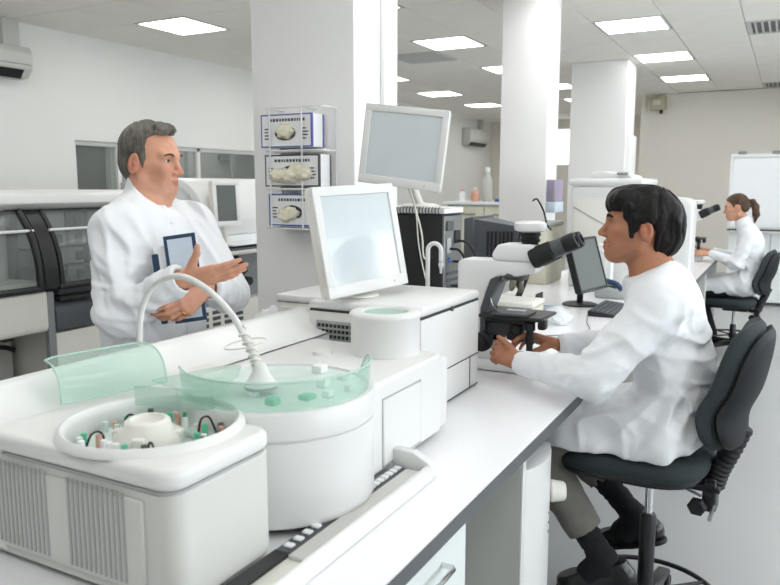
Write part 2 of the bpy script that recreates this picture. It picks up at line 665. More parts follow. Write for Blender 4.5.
VL = ['square louvred air vent in the ceiling beside the large near column',
      'slotted ceiling air vent near the right-hand ceiling lights, closer than the other slotted one',
      'slotted ceiling air vent close to the far wall with the whiteboard']
for n, (i, j) in enumerate(VENTS):
    x, y = TX0 + i * PX, TY0 + j * PY
    v = thing('ceiling_vent', VL[n], 'air vent', (x, y, CEIL), 0, 'ceiling air vents')
    fr = B()
    a, g = PX / 2 - .003, PY / 2 - .003
    for q in (-1, 1):
        fr.box(-a, a, min(q * g, q * (g - .04)), max(q * g, q * (g - .04)), -.006, .012, .002, 1)
        fr.box(min(q * a, q * (a - .04)), max(q * a, q * (a - .04)), -g + .04, g - .04, -.006, .012, .002, 1)
    fr.obj('frame', 'lamp_frame', v, local=True)
    B().box(-a + .04, a - .04, -g + .04, g - .04, .008, .012).obj('backing', 'dark_grey', v, local=True)
    sl = None
    for k in range(9):
        xx = -a + .075 + k * (2 * a - .15) / 8
        if sl is None:
            bb = B().box(-.003, .003, -g + .04, g - .04, -.012, .012, xf=Matrix.Rotation(.6, 4, 'Y'))
            sl = mk('slat', bb.v, bb.f, 'lamp_frame', v, local=True)
            sl.location = (xx, 0, -.002)
        else:
            s2 = sl.copy()
            COL.objects.link(s2)
            s2.parent = v
            s2.location = (xx, 0, -.002)

# ================================================================== BENCH
def cut(o, cutter):
    """subtract a builder's shape from an object, once and for all"""
    me = bpy.data.meshes.new('cutter')
    me.from_pydata(cutter.v, [], cutter.f)
    co = bpy.data.objects.new('cutter', me)
    COL.objects.link(co)
    co.matrix_world = WM[o.name].inverted() if False else Matrix.Identity(4)
    md = o.modifiers.new('cut', 'BOOLEAN')
    md.object = co
    md.operation = 'DIFFERENCE'
    md.solver = 'EXACT'
    bpy.context.view_layer.update()
    dg = bpy.context.evaluated_depsgraph_get()
    new = bpy.data.meshes.new_from_object(o.evaluated_get(dg))
    o.modifiers.clear()
    old = o.data
    o.data = new
    new.name = old.name
    bpy.data.objects.remove(co, do_unlink=True)
    new.set_sharp_from_angle(angle=math.radians(38))
    return o


ZB = .82
BX0, BX1, BY0, BY1 = -1.58, -.566, .30, 8.05
t = thing('lab_bench', 'long white laminate laboratory bench with a dark grey edge', 'bench', (-1.08, 4.0, 0))
B().box(BX0, BX1 - .004, BY0, BY1, ZB - .036, ZB, .003, 1).obj('worktop', 'laminate_white', t)
B().box(BX1 - .0035, BX1, BY0, BY1, ZB - .036, ZB - .002, .001, 1).obj('edge_strip', 'laminate_edge', t)
B().box(BX0, BX1, BY1, BY1 + .004, ZB - .036, ZB - .002, .001, 1).obj('edge_strip', 'laminate_edge', t)
for y in (.36, 1.89, 4.55, 6.9, 8.0):
    pn = B().box(-1.5, -.60, y - .012, y + .012, 0, ZB - .037, .002, 1).obj('side_panel', 'cabinet_grey', t)
    B().box(-.60, -.592, y - .012, y + .012, 0, ZB - .037, .002, 1).obj('edge_band', 'white_enamel', pn)
B().box(-1.52, -1.50, .36, 8.0, .05, ZB - .037).obj('back_panel', 'cabinet_grey', t)
b = B()
b.box(-.78, -.76, 1.92, 4.5, ZB - .1, ZB - .037)
b.box(-.78, -.76, 4.6, 7.95, ZB - .1, ZB - .037)
b.obj('apron', 'dark_grey', t)

c = thing('drawer_cabinet', 'white drawer cabinet with a chrome bar handle under the bench beneath the analyser', 'cabinet', (-1.02, .93, 0))
B().box(-1.45, -.612, .39, 1.462, .06, ZB - .038, .003, 1).obj('body', 'cabinet_white', c)
B().box(-1.42, -.66, .40, 1.45, 0, .06).obj('plinth', 'dark_grey', c)
for y0, y1 in ((.395, .925), (.931, 1.466)):
    for z0, z1 in ((.50, .778), (.285, .494), (.07, .279)):
        d = B().box(-.612, -.592, y0, y1, z0, z1, .003, 1).obj('drawer', 'cabinet_white', c)
        zz = z1 - .063
        h0, h1 = y1 - .285, y1 - .135
        b = B()
        b.tube([(-.592, h0, zz), (-.566, h0, zz), (-.562, h0 + .006, zz), (-.562, h1 - .006, zz), (-.566, h1, zz), (-.592, h1, zz)], .006, 8)
        b.obj('handle', 'chrome', d)

# computer case under the bench
c = thing('computer_case', 'white upright computer case with a curved front, standing under the bench', 'computer', (-.9, 2.07, 0))
B().box(-1.05, -.66, 1.945, 2.20, .02, .685, .012, 3).obj('shell', 'cream_plastic', c)
fr = B()
poly = [(1.93, -.665)]
for k in range(11):
    a = k / 10
    poly.append((1.93 + .285 * a, -.615 + .035 * math.sin(PI * a)))
poly.append((2.215, -.665))
fr.prism([(q[1], q[0]) for q in poly], .02, .70, 'z', .004)
f = fr.obj('front_cover', 'white_plastic', c)
B().cyl((-.60, 2.17, .56), (-.555, 2.19, .56), .035, .03, 20, .006).obj('knob', 'cream_plastic', f)
for k in range(3):
    B().cyl((-.586, 2.10, .52 - k * .03), (-.578, 2.10, .52 - k * .03), .004, seg=10).obj('indicator', 'mid_grey', f)
b = B()
for x in (-1.0, -.72):
    for y in (1.97, 2.17):
        B().cyl((x, y, 0), (x, y, .022), .015).obj('foot', 'black_rubber', c)

# ================================================================== CHEMISTRY ANALYSER (foreground)
A = thing('chemistry_analyser', 'white benchtop chemistry analyser with sample bowl, green clear covers and a curved hose', 'analyser', (-1.05, 1.3, ZB))
XR = -.80
BC = (-1.0, .945)


def rrect(x0, x1, y0, y1, r, seg=6, corners=(1, 1, 1, 1)):
    pts = []
    for (cx, cy, a0, on) in ((x1 - r, y0 + r, -PI / 2, corners[0]), (x1 - r, y1 - r, 0, corners[1]),
                             (x0 + r, y1 - r, PI / 2, corners[2]), (x0 + r, y0 + r, PI, corners[3])):
        if on:
            for k in range(seg + 1):
                a = a0 + PI / 2 * k / seg
                pts.append((cx + r * math.cos(a), cy + r * math.sin(a)))
        else:
            pts.append((cx + r * (1 if a0 in (-PI / 2, 0) else -1), cy + r * (1 if a0 in (0, PI / 2) else -1)))
    return pts


def slab(x0, x1, y0, y1, r, z0, z1, e, seg=5, low=True):
    """upright block with rounded corners in plan and softly rounded top (and bottom) edges"""
    rings = []
    if low:
        rings += [(e * (1 - math.sin(PI / 2 * k / seg)), z0 + e * (1 - math.cos(PI / 2 * k / seg))) for k in range(seg + 1)]
    else:
        rings += [(0, z0)]
    rings += [(e * (1 - math.cos(PI / 2 * k / seg)), z1 - e * (1 - math.sin(PI / 2 * k / seg))) for k in range(seg + 1)]
    vs, fs = [], []
    n = 0
    for d, z in rings:
        q = rrect(x0 + d, x1 - d, y0 + d, y1 - d, max(r - d, .004))
        n = len(q)
        vs += [(x, y, z) for x, y in q]
    for i in range(len(rings) - 1):
        for k in range(n):
            k2 = (k + 1) % n
            fs.append((i * n + k, i * n + k2, (i + 1) * n + k2, (i + 1) * n + k))
    fs.append(tuple(reversed(range(n))))
    fs.append(tuple(range((len(rings) - 1) * n, len(rings) * n)))
    return B().add(vs, fs)


foot = rrect(-1.36, XR - .004, .795, 1.05, .035)
o = B().prism(foot, ZB + .012, 1.024, 'z', .003, 1).obj('front_housing', 'housing_grey_shaded', A)  # front tone is part grey plastic, part painted shade
cyl = B().lathe([(.148, .965), (.148, 1.2)], 48, Matrix.Translation((BC[0], BC[1], 0)))


def cut_world(o, builder):
    inv = WM[o.name].inverted()
    bb = B()
    bb.v = [tuple(inv @ Vector(p)) for p in builder.v]
    bb.f = builder.f
    # evaluate around the origin: temporarily clear the parent
    par = o.parent
    o.parent = None
    cut(o, bb)
    o.parent = par
    return o


cut_world(o, cyl)
o = slab(-1.262, XR, .787, 1.050, .04, 1.028, 1.064, .014).obj('front_lid', 'white_plastic', A)
cut_world(o, cyl)
o = B().prism(rrect(-1.235, XR - .006, .793, 1.044, .035), 1.0235, 1.0285, 'z').obj('lid_seam', 'mid_grey', A)
cut_world(o, cyl)
o = slab(-1.262, -.885, .90, 1.38, .02, ZB + .02, 1.062, .006).obj('mid_housing', 'white_plastic', A)
cut_world(o, cyl)
# grille on the front face: dark slot strips between ribs
g = B().box(-1.235, -.868, .789, .797, ZB + .03, 1.008, .003, 1).obj('grille_panel', 'housing_grey_shaded', A)
rib0 = None
for k in range(30):
    x = -1.228 + k * .0118
    if 11 < k < 16 or k > 27:
        continue
    bb = B().box(-.0028, .0028, -.0012, .0012, 0, .155)
    if rib0 is None:
        rib0 = mk('grille_slot', bb.v, bb.f, 'mid_grey', g, local=True)
        s = rib0
    else:
        s = rib0.copy()
        COL.objects.link(s)
        s.parent = g
    wl = WM[g.name].inverted() @ Vector((x, .7885, ZB + .04 - .006 * 0))
    s.location = wl
# bowl
bw = B()
bw.lathe([(.0, 1.022), (.147, 1.022), (.147, 1.062), (.150, 1.074), (.156, 1.078), (.163, 1.074), (.167, 1.063)], 64,
         Matrix.Translation((BC[0], BC[1], 0)), cap=False)
bowl = bw.obj('sample_bowl', 'white_plastic', A, angle=50)
hub = B().lathe([(.066, 1.022), (.060, 1.052), (.044, 1.062), (.041, 1.074), (.037, 1.078), (.031, 1.078), (.026, 1.068), (0, 1.066)], 40,
                Matrix.Translation((BC[0] - .012, BC[1], 0)), cap=False).obj('carousel_hub', 'cream_plastic', bowl, angle=60)
for k in range(4):
    a = k * PI / 2 + .5
    B().box(.030, .064, -.012, .012, 1.023, 1.058, .004, 2, xf=Matrix.Translation((BC[0] - .012, BC[1], 0)) @ Matrix.Rotation(a, 4, 'Z')).obj('hub_rib', 'cream_plastic', hub)
ringo = B().lathe([(.078, 1.023), (.078, 1.034), (.140, 1.034), (.140, 1.023)], 48, Matrix.Translation((BC[0], BC[1], 0)), cap=False).obj('rack_ring', 'green_deck', bowl)
rv = random.Random(3)
for k in range(34):
    a = 2 * PI * k / 34
    for rr in (.092, .124):
        if rv.random() < .25:
            continue
        x, y = BC[0] + rr * math.cos(a), BC[1] + rr * math.sin(a)
        hgt = rv.choice([.012, .018, .026])
        m = rv.choice(['green_vial', 'green_vial', 'green_vial', 'paper', 'paper', 'paper', 'red_vial', 'dark_grey', 'green_deck', 'green_deck'])
        B().cyl((x, y, 1.033), (x, y, 1.036 + hgt), .0062, .0055, 8).obj('vial', m, ringo)
for a0, h in ((.9, .02), (2.7, .016), (4.0, .02), (5.4, .018)):
    p = [(BC[0] + r * math.cos(a0 + q), BC[1] + r * math.sin(a0 + q), z) for r, q, z in
         ((.080, 0, 1.035), (.088, .05, 1.045 + h), (.105, .12, 1.045 + h), (.118, .16, 1.035))]
    B().tube(spline(p, 4), .0022, 6).obj('pipette_clip', 'black_plastic', ringo)

# back cowl ridge
prof = [(-1.22, 1.052)]
for k in range(9):
    a = k / 8
    prof.append((-1.22 - .13 * a, 1.054 + .062 * (a ** 1.6)))
prof += [(-1.362, 1.117), (-1.372, 1.11), (-1.44, ZB + .02), (-1.22, ZB + .02)]
B().prism(prof, .79, 1.93, 'y', .003, 1).obj('back_cowl', 'white_plastic', A)
prof2 = [(1.93, 1.113)]
for k in range(9):
    a = k / 8 * PI / 2
    prof2.append((2.05 - .115 * math.cos(a) * 1.0, 1.113 - .07 * math.sin(a)))
prof2 += [(2.06, 1.043), (2.06, ZB + .02), (1.93, ZB + .02)]
B().prism(prof2, -1.44, -1.30, 'x', .002, 1).obj('cowl_end', 'white_plastic', A)

# reaction drum
DC = (-.955, 1.262)
DT = Matrix.Translation((DC[0], DC[1], 0))
B().lathe([(.208, ZB + .018), (.210, ZB + .022), (.210, 1.010), (.206, 1.012), (.206, 1.016), (.213, 1.018), (.213, 1.066), (.209, 1.072), (.198, 1.072), (.196, 1.066), (0, 1.066)],
          72, DT, cap=False).obj('reaction_drum', 'white_plastic', A)
deck = B().lathe([(.0, 1.0665), (.190, 1.0665), (.190, 1.068), (0, 1.068)], 64, DT, cap=False).obj('reaction_deck', 'green_deck', A)
for k, (r, a, sx, m) in enumerate([(.12, -.4, .014, 'green_vial'), (.14, -.1, .010, 'paper'), (.10, .5, .012, 'paper'), (.15, .9, .010, 'white_plastic'), (.13, -1.0, .012, 'green_vial'), (.15, 1.5, .014, 'paper'), (.08, -1.6, .01, 'paper'), (.16, .3, .008, 'white_plastic')]):
    x, y = DC[0] + r * math.cos(a), DC[1] + r * math.sin(a)
    B().box(x - sx, x + sx, y - sx, y + sx, 1.068, 1.078 + .004 * (k % 3), .002, 1).obj('cuvette_block', m, deck)
# green clear guard around the drum
gl = B()
vs, fs = [], []
N = 44
a0, a1 = -2.3, 1.0
for k in range(N + 1):
    a = a0 + (a1 - a0) * k / N
    hz = 1.130 if k < N - 4 else 1.130 - .003 * (k - N + 4) ** 2
    flare = .004 if k < N - 8 else .004
    for r, z in ((.200, 1.073), (.200 + flare, hz), (.196 + flare, hz), (.196, 1.073)):
        vs.append((DC[0] + r * math.cos(a), DC[1] + r * math.sin(a), z))
for k in range(N):
    for q in range(4):
        fs.append((k * 4 + q, (k + 1) * 4 + q, (k + 1) * 4 + (q + 1) % 4, k * 4 + (q + 1) % 4))
fs += [(0, 1, 2, 3), tuple(N * 4 + q for q in (3, 2, 1, 0))]
gd = gl.add(vs, fs).obj('clear_guard', 'green_acrylic', A)
B().tube([vs[k * 4 + 1] for k in range(N + 1)], .0022, 6).obj('guard_rim', 'green_edge', gd, angle=180)
# flat green flap between bowl and drum
B().prism([(-1.115, 1.055), (-.945, 1.01), (-.925, 1.05), (-.985, 1.17), (-1.03, 1.235), (-1.06, 1.235)], 1.108, 1.113, 'z', .002, 1).obj('clear_flap', 'green_acrylic', A)
B().box(-.0015, .0015, -.085, .085, -.02, .02, .001, 1, xf=Matrix.Translation((-1.035, 1.035, 1.09)) @ Matrix.Rotation(1.83, 4, 'Z')).obj('flap_wall', 'green_acrylic', A)
# raised green bowl cover leaning back against the cowl
b = B()
P0, P1 = Vector((-1.232, .935, 1.078)), Vector((-1.172, 1.155, 1.078))
T0, T1 = Vector((-1.325, .965, 1.150)), Vector((-1.29, 1.200, 1.146))
vs, fs = [], []
NU, NV = 12, 8
for i in range(NU + 1):
    for j in range(NV + 1):
        u, v = i / NU, j / NV
        # rounded upper corners
        lim = 1 - .10 * max(0, abs(2 * u - 1) - .75) ** 2 / .0625
        vv = v * lim
        p = (P0 * (1 - u) + P1 * u) * (1 - vv) + (T0 * (1 - u) + T1 * u) * vv
        p = p + Vector((.020, -.004, .022)) * math.sin(PI * vv) * 1.0
        vs.append(p)
n = len(vs)
vs2 = [p + Vector((-.003, 0, -.004)) for p in vs]
for i in range(NU):
    for j in range(NV):
        q = (i * (NV + 1) + j, (i + 1) * (NV + 1) + j, (i + 1) * (NV + 1) + j + 1, i * (NV + 1) + j + 1)
        fs.append(q)
        fs.append(tuple(n + k for k in reversed(q)))
rim = [i * (NV + 1) for i in range(NU + 1)] + [NU * (NV + 1) + j for j in range(1, NV + 1)] + \
      [i * (NV + 1) + NV for i in range(NU - 1, -1, -1)] + [j for j in range(NV - 1, 0, -1)]
for k in range(len(rim)):
    a, c2 = rim[k], rim[(k + 1) % len(rim)]
    fs.append((a, n + a, n + c2, c2))
cov = b.add([tuple(p) for p in vs + vs2], fs).obj('raised_cover', 'green_acrylic', A)
B().tube([vs[k] for k in rim], .0022, 6, closed=True).obj('cover_rim', 'green_edge', cov)

# rear housing
rh = slab(-1.262, XR, 1.36, 1.80, .025, ZB + .016, 1.052, .010).obj('rear_housing', 'white_plastic', A)
B().box(XR - .002, XR + .0012, 1.452, 1.658, .845, 1.012, .0).obj('panel_gap', 'mid_grey', rh)
B().box(XR - .002, XR + .0035, 1.456, 1.654, .849, 1.008, .002, 1).obj('service_panel', 'white_plastic', rh)
B().box(-1.21, XR - .012, 1.798, 1.86, ZB + .016, 1.03, .008, 2).obj('rear_step', 'white_plastic', A)
tub = B().lathe([(.094, 1.05), (.094, 1.150), (.098, 1.154), (.098, 1.160), (.093, 1.166), (.066, 1.167), (.062, 1.160), (0, 1.158)], 56,
                Matrix.Translation((-.945, 1.735, 0)), cap=False).obj('reagent_tub', 'white_plastic', A, angle=55)
B().lathe([(0, 1.1585), (.061, 1.1605), (.061, 1.162), (0, 1.162)], 40, Matrix.Translation((-.945, 1.735, 0)), cap=False).obj('tub_lid', 'green_acrylic', tub)
B().cyl((-1.08, 1.63, 1.05), (-1.08, 1.63, 1.062), .028, .026, 20).obj('filler_cap', 'white_plastic', A)

# sliding base rail along the bench side
rl = B()
rl.box(-.795, -.700, .50, 1.50, ZB + .001, ZB + .012)
base = rl.obj('base_rail', 'cream_plastic', A)
b = B()
b.prism([(-.708, ZB + .001), (-.690, ZB + .001), (-.696, ZB + .034), (-.704, ZB + .036), (-.709, ZB + .030)], .50, 1.50, 'y', .001, 1)
poly = []
for k in range(9):
    a = k / 8 * PI / 2
    poly.append((1.50 + .03 * math.sin(a), ZB + .036 + .006 * (1 - math.cos(a))))
b.prism([(-.80, ZB + .001), (-.690, ZB + .001), (-.696, ZB + .036), (-.745, ZB + .058), (-.80, ZB + .060)], 1.50, 1.528, 'y', .006, 2)
b.obj('rail_lip', 'white_plastic', base)
B().box(-.792, -.760, .50, 1.03, ZB + .012, ZB + .018).obj('rail_slot', 'black_plastic', base)
B().box(-.792, -.760, 1.03, 1.498, ZB + .012, ZB + .017).obj('rail_slot', 'dark_grey', base)
B().box(-.757, -.712, 1.02, 1.49, ZB + .012, ZB + .020, .002, 1).obj('rail_tray', 'housing_grey_shaded', base)
for k in range(12):
    y = 1.045 + k * .030 if k < 4 else 1.33 + (k - 4) * .021
    if y > 1.49:
        break
    B().box(-.787, -.768, y, y + .016, ZB + .016, ZB + .022, .002, 1).obj('rail_key', 'paper', base)

# probe bell with spring and hose
bc = (-.955, 1.205)
BT = Matrix.Translation((bc[0], bc[1], 0))
bell = B().lathe([(.036, 1.084), (.037, 1.088), (.030, 1.094), (.020, 1.110), (.014, 1.124), (.011, 1.132), (0, 1.134)], 36, BT, cap=True).obj('probe_bell', 'white_plastic', A, angle=60)
B().lathe([(.0, 1.080), (.033, 1.080), (.037, 1.086)], 36, BT, cap=False).obj('bell_skirt', 'grey_plastic', bell)
hp = [(-1.373, 1.27, 1.11), (-1.372, 1.27, 1.15), (-1.361, 1.27, 1.204), (-1.324, 1.268, 1.26), (-1.265, 1.265, 1.289), (-1.203, 1.26, 1.292),
      (-1.125, 1.25, 1.266), (-1.055, 1.24, 1.22), (-1.005, 1.225, 1.172), (-.975, 1.212, 1.14), (-.962, 1.206, 1.12)]
B().tube(spline(hp, 6), .0075, 12).obj('hose', 'white_plastic', A, angle=180)
sp = spline(hp, 6)
pts = []
L = sp[-16:]
for k in range(200):
    f = k / 199 * (len(L) - 1)
    i = min(int(f), len(L) - 2)
    p = L[i].lerp(L[i + 1], f - i)
    tdir = (L[i + 1] - L[i]).normalized()
    s = tdir.cross(Vector((0, 1, 0))).normalized()
    u = s.cross(tdir)
    a = k / 199 * 2 * PI * 7
    pts.append(p + (s * math.cos(a) + u * math.sin(a)) * .0095)
B().tube(pts, .0032, 6).obj('spring', 'cream_plastic', A, angle=180)
lp = []
for k in range(25):
    a = 2 * PI * k / 24 * .93 + .4
    lp.append((-1.01 + .052 * math.cos(a), 1.225 + .03 * math.sin(a), 1.165 + .012 * math.sin(a * 1.0 + 1)))
B().tube(lp, .0016, 6).obj('wire_loop', 'cream_plastic', A, angle=180)

# ================================================================== SECOND INSTRUMENT + MONITORS
I = thing('reagent_cabinet', 'white boxy instrument with a hinged lid next to the microscope', 'instrument', (-1.1, 2.1, ZB))
B().box(-1.30, -.908, 1.885, 2.335, ZB + .003, 1.118, .006, 2).obj('body', 'white_plastic', I)
lid = B().box(-1.30, -.906, 1.883, 2.337, 1.123, 1.152, .012, 3).obj('lid', 'white_plastic', I)
B().box(-1.296, -.910, 1.888, 2.332, 1.117, 1.1235).obj('lid_gap', 'seam', I)
B().cyl((-.9075, 2.10, 1.121), (-.903, 2.10, 1.121), .008, seg=16).obj('latch', 'dark_grey', lid)
B().box(-.9085, -.9062, 2.04, 2.333, .934, .937).obj('panel_seam', 'seam', I)
B().box(-.9085, -.9062, 2.256, 2.2585, ZB + .01, .935).obj('panel_seam', 'seam', I)
B().box(-.9085, -.9062, 2.02, 2.333, ZB + .008, ZB + .011).obj('panel_seam', 'seam', I)
vp = B().box(-1.27, -1.13, 1.880, 1.886, 1.03, 1.09, .002, 1).obj('vent_plate', 'mid_grey', I)
for k in range(3):
    for q in range(9):
        B().box(-1.262 + q * .0145, -1.252 + q * .0145, 1.8785, 1.881, 1.037 + k * .017, 1.047 + k * .017).obj('vent_hole', 'black_plastic', vp)
J = thing('power_unit', 'cream box-shaped unit behind the analyser cowl, next to the column', 'instrument', (-1.45, 2.3, ZB))
B().box(-1.565, -1.315, 2.08, 2.5, ZB + .002, 1.098, .006, 2).obj('body', 'cream_plastic', J)
B().box(-1.57, -1.312, 2.075, 2.505, 1.102, 1.126, .006, 2).obj('lid', 'white_plastic', J)
B().box(-1.568, -1.317, 2.083, 2.497, 1.097, 1.103).obj('lid_gap', 'mid_grey', J)


def flat_monitor(name, label, C, yaw, tilt, roll, w, h, base_z, bez, scr, body, deep=.05, border=.03, foot_xy=None, foot_r=.09):
    """monitor: local x width, z height, facing -y"""
    t = thing(name, label, 'monitor', (C[0], C[1], base_z), 0)
    M_ = Matrix.Translation(C) @ Matrix.Rotation(yaw, 4, 'Z') @ Matrix.Rotation(tilt, 4, 'X') @ Matrix.Rotation(roll, 4, 'Y')
    b = B(M_)
    w2, h2 = w / 2, h / 2
    # bezel frame
    b.box(-w2, w2, 0, .018, h2 - border, h2, .004, 2)
    b.box(-w2, w2, 0, .018, -h2, -h2 + border * 1.25, .004, 2)
    b.box(-w2, -w2 + border, 0, .018, -h2 + border * 1.25 - .004, h2 - border + .004, .004, 2)
    b.box(w2 - border, w2, 0, .018, -h2 + border * 1.25 - .004, h2 - border + .004, .004, 2)
    b.obj('bezel', bez, t)
    B(M_).box(-w2 + border - .002, w2 - border + .002, .006, .012, -h2 + border * 1.25 - .002, h2 - border + .002).obj('screen', scr, t)
    b = B(M_)
    b.box(-w2 + .003, w2 - .003, .016, .016 + deep * .55, -h2 + .003, h2 - .003, .008, 2)
    b.box(-w2 * .6, w2 * .6, .016 + deep * .5, .016 + deep, -h2 * .6, h2 * .6, .012, 2)
    bk = b.obj('back_cover', body, t)
    for k in range(6):
        B(M_).box(-w2 * .45, w2 * .45, .016 + deep - .001, .017 + deep, h2 * .1 + k * .016, h2 * .1 + k * .016 + .006).obj('vent_slot', 'dark_grey', bk)
    B(M_).cyl((w2 * .62, -.001, -h2 + border * .6), (w2 * .62, .002, -h2 + border * .6), .003, seg=10).obj('power_button', 'mid_grey', t)
    neck0 = M_ @ Vector((0, .016 + deep, -h2 * .35))
    fx, fy = foot_xy if foot_xy else (neck0.x, neck0.y)
    b = B()
    b.tube(spline([neck0, ((neck0.x + fx) / 2, (neck0.y + fy) / 2, (neck0.z * .45 + base_z * .55)), (fx, fy, base_z + .012)], 6), .018, 10)
    b.obj('neck', body, t)
    B().lathe([(foot_r, 0), (foot_r, .006), (foot_r * .8, .013), (.025, .018), (0, .018)], 32, Matrix.Translation((fx, fy, base_z + .0005))).obj('stand', body, t, angle=50)
    return t


flat_monitor('computer_monitor', 'white flat monitor with a blank screen standing on the boxy instrument', (-1.165, 1.996, 1.339), math.radians(78.5), math.radians(-10.5), math.radians(-2.0),
             .375, .335, 1.1525, 'white_plastic', 'screen_grey', 'cream_plastic', foot_xy=(-1.21, 2.02), foot_r=.075)

# computer tower with notebook and second monitor on top
PT = thing('computer_tower', 'black computer tower with a grey rear panel and cables, beside the column', 'computer', (-1.55, 3.1, ZB))
B().box(-1.78, -1.345, 3.0, 3.215, ZB + .012, 1.375, .006, 2).obj('case', 'black_plastic', PT)
rp = B().box(-1.346, -1.340, 3.008, 3.207, ZB + .02, 1.368, .002, 1).obj('rear_panel', 'steel', PT)
for k, (y, z, sy, sz, m) in enumerate([(3.03, 1.30, .07, .045, 'dark_grey'), (3.03, 1.20, .045, .07, 'mid_grey'), (3.12, 1.24, .06, .06, 'black_plastic'), (3.035, 1.10, .12, .014, 'dark_grey'),
                                       (3.035, 1.07, .12, .014, 'dark_grey'), (3.035, 1.04, .12, .014, 'dark_grey'), (3.035, 1.01, .12, .014, 'dark_grey'), (3.035, .98, .12, .014, 'dark_grey'), (3.05, 1.16, .02, .02, 'blue_item')]):
    B().box(-1.341, -1.334, y, y + sy, z, z + sz, .002, 1).obj('port', m, rp)
for k, (y0, z0, y1) in enumerate([(3.06, 1.22, 3.19), (3.10, 1.16, 3.17), (3.08, 1.05, 3.16), (3.15, 1.25, 3.2)]):
    B().tube(spline([(-1.336, y0, z0), (-1.29, y0 + .01, z0 - .01), (-1.265, y0 + .05, z0 - .09), (-1.275, y1, .98), (-1.29, y1 + .02, ZB + .006)], 6), .006, 7).obj('cable', 'black_rubber', rp, angle=180)
b = B()
for x in (-1.74, -1.39):
    for y in (3.03, 3.18):
        B().cyl((x, y, ZB), (x, y, ZB + .014), .014, seg=12).obj('foot', 'black_rubber', PT)
nb = thing('spiral_notebook', 'white ring-bound notebook lying on the black computer tower', 'notebook', (-1.5, 3.1, 1.376))
pgs = B().box(-1.70, -1.335, 2.995, 3.21, 1.378, 1.402, .003, 1).obj('pages', 'paper', nb)
B().box(-1.702, -1.33, 2.993, 3.212, 1.402, 1.405, .001, 1).obj('cover', 'white_plastic', nb)
B().box(-1.702, -1.33, 2.993, 3.212, 1.3755, 1.378, .001, 1).obj('back_cover', 'navy', nb)
for k in range(22):
    x = -1.69 + k * .0158
    B().tube(arc((x, 2.995, 1.391), .0145, 0, 2 * PI * .92, 10, 'yz'), .0022, 5).obj('ring', 'black_plastic', nb)
flat_monitor('computer_monitor', 'white flat monitor tilted to one side, standing on top of the black computer tower', (-1.455, 2.823, 1.662), math.radians(7.7), math.radians(-.3), math.radians(7.0),
             .375, .335, 1.4055, 'white_plastic', 'screen_grey', 'cream_plastic', foot_xy=(-1.50, 3.09), foot_r=.09)
mc = B().tube(spline([(-1.47, 2.885, 1.52), (-1.44, 2.90, 1.43), (-1.405, 2.91, 1.30), (-1.40, 2.92, 1.20), (-1.385, 2.93, 1.14), (-1.38, 2.93, ZB + .004)], 6), .004, 7)
mc.tube(spline([(-1.465, 2.885, 1.52), (-1.43, 2.90, 1.40), (-1.42, 2.91, 1.26), (-1.405, 2.92, 1.16), (-1.37, 2.93, 1.0), (-1.36, 2.94, ZB + .004)], 6), .003, 7)
tag(mc.obj('monitor_cable', 'cream_plastic', angle=180), 'cream cable hanging down in front of the black computer tower', 'cable')

# lab faucet
t = thing('gooseneck_tap', 'white gooseneck laboratory tap in front of the black computer tower', 'tap', (-1.18, 2.5, ZB))
B().lathe([(.030, 0), (.030, .012), (.018, .03), (.013, .05), (0, .05)], 24, Matrix.Translation((-1.18, 2.5, ZB))).obj('base', 'white_enamel', t)
B().tube([(-1.18, 2.5, ZB + .03), (-1.18, 2.5, 1.24)] + arc((-1.153, 2.5, 1.262), .027, PI, 0, 10) + [(-1.126, 2.5, 1.235), (-1.126, 2.5, 1.215)], .0085, 12).obj('spout', 'white_enamel', t, angle=180)
B().lathe([(.0045, 0), (.006, .02), (.010, .028), (.010, .036), (.0085, .04)], 16, Matrix.Translation((-1.126, 2.5, 1.178))).obj('nozzle', 'white_enamel', t)

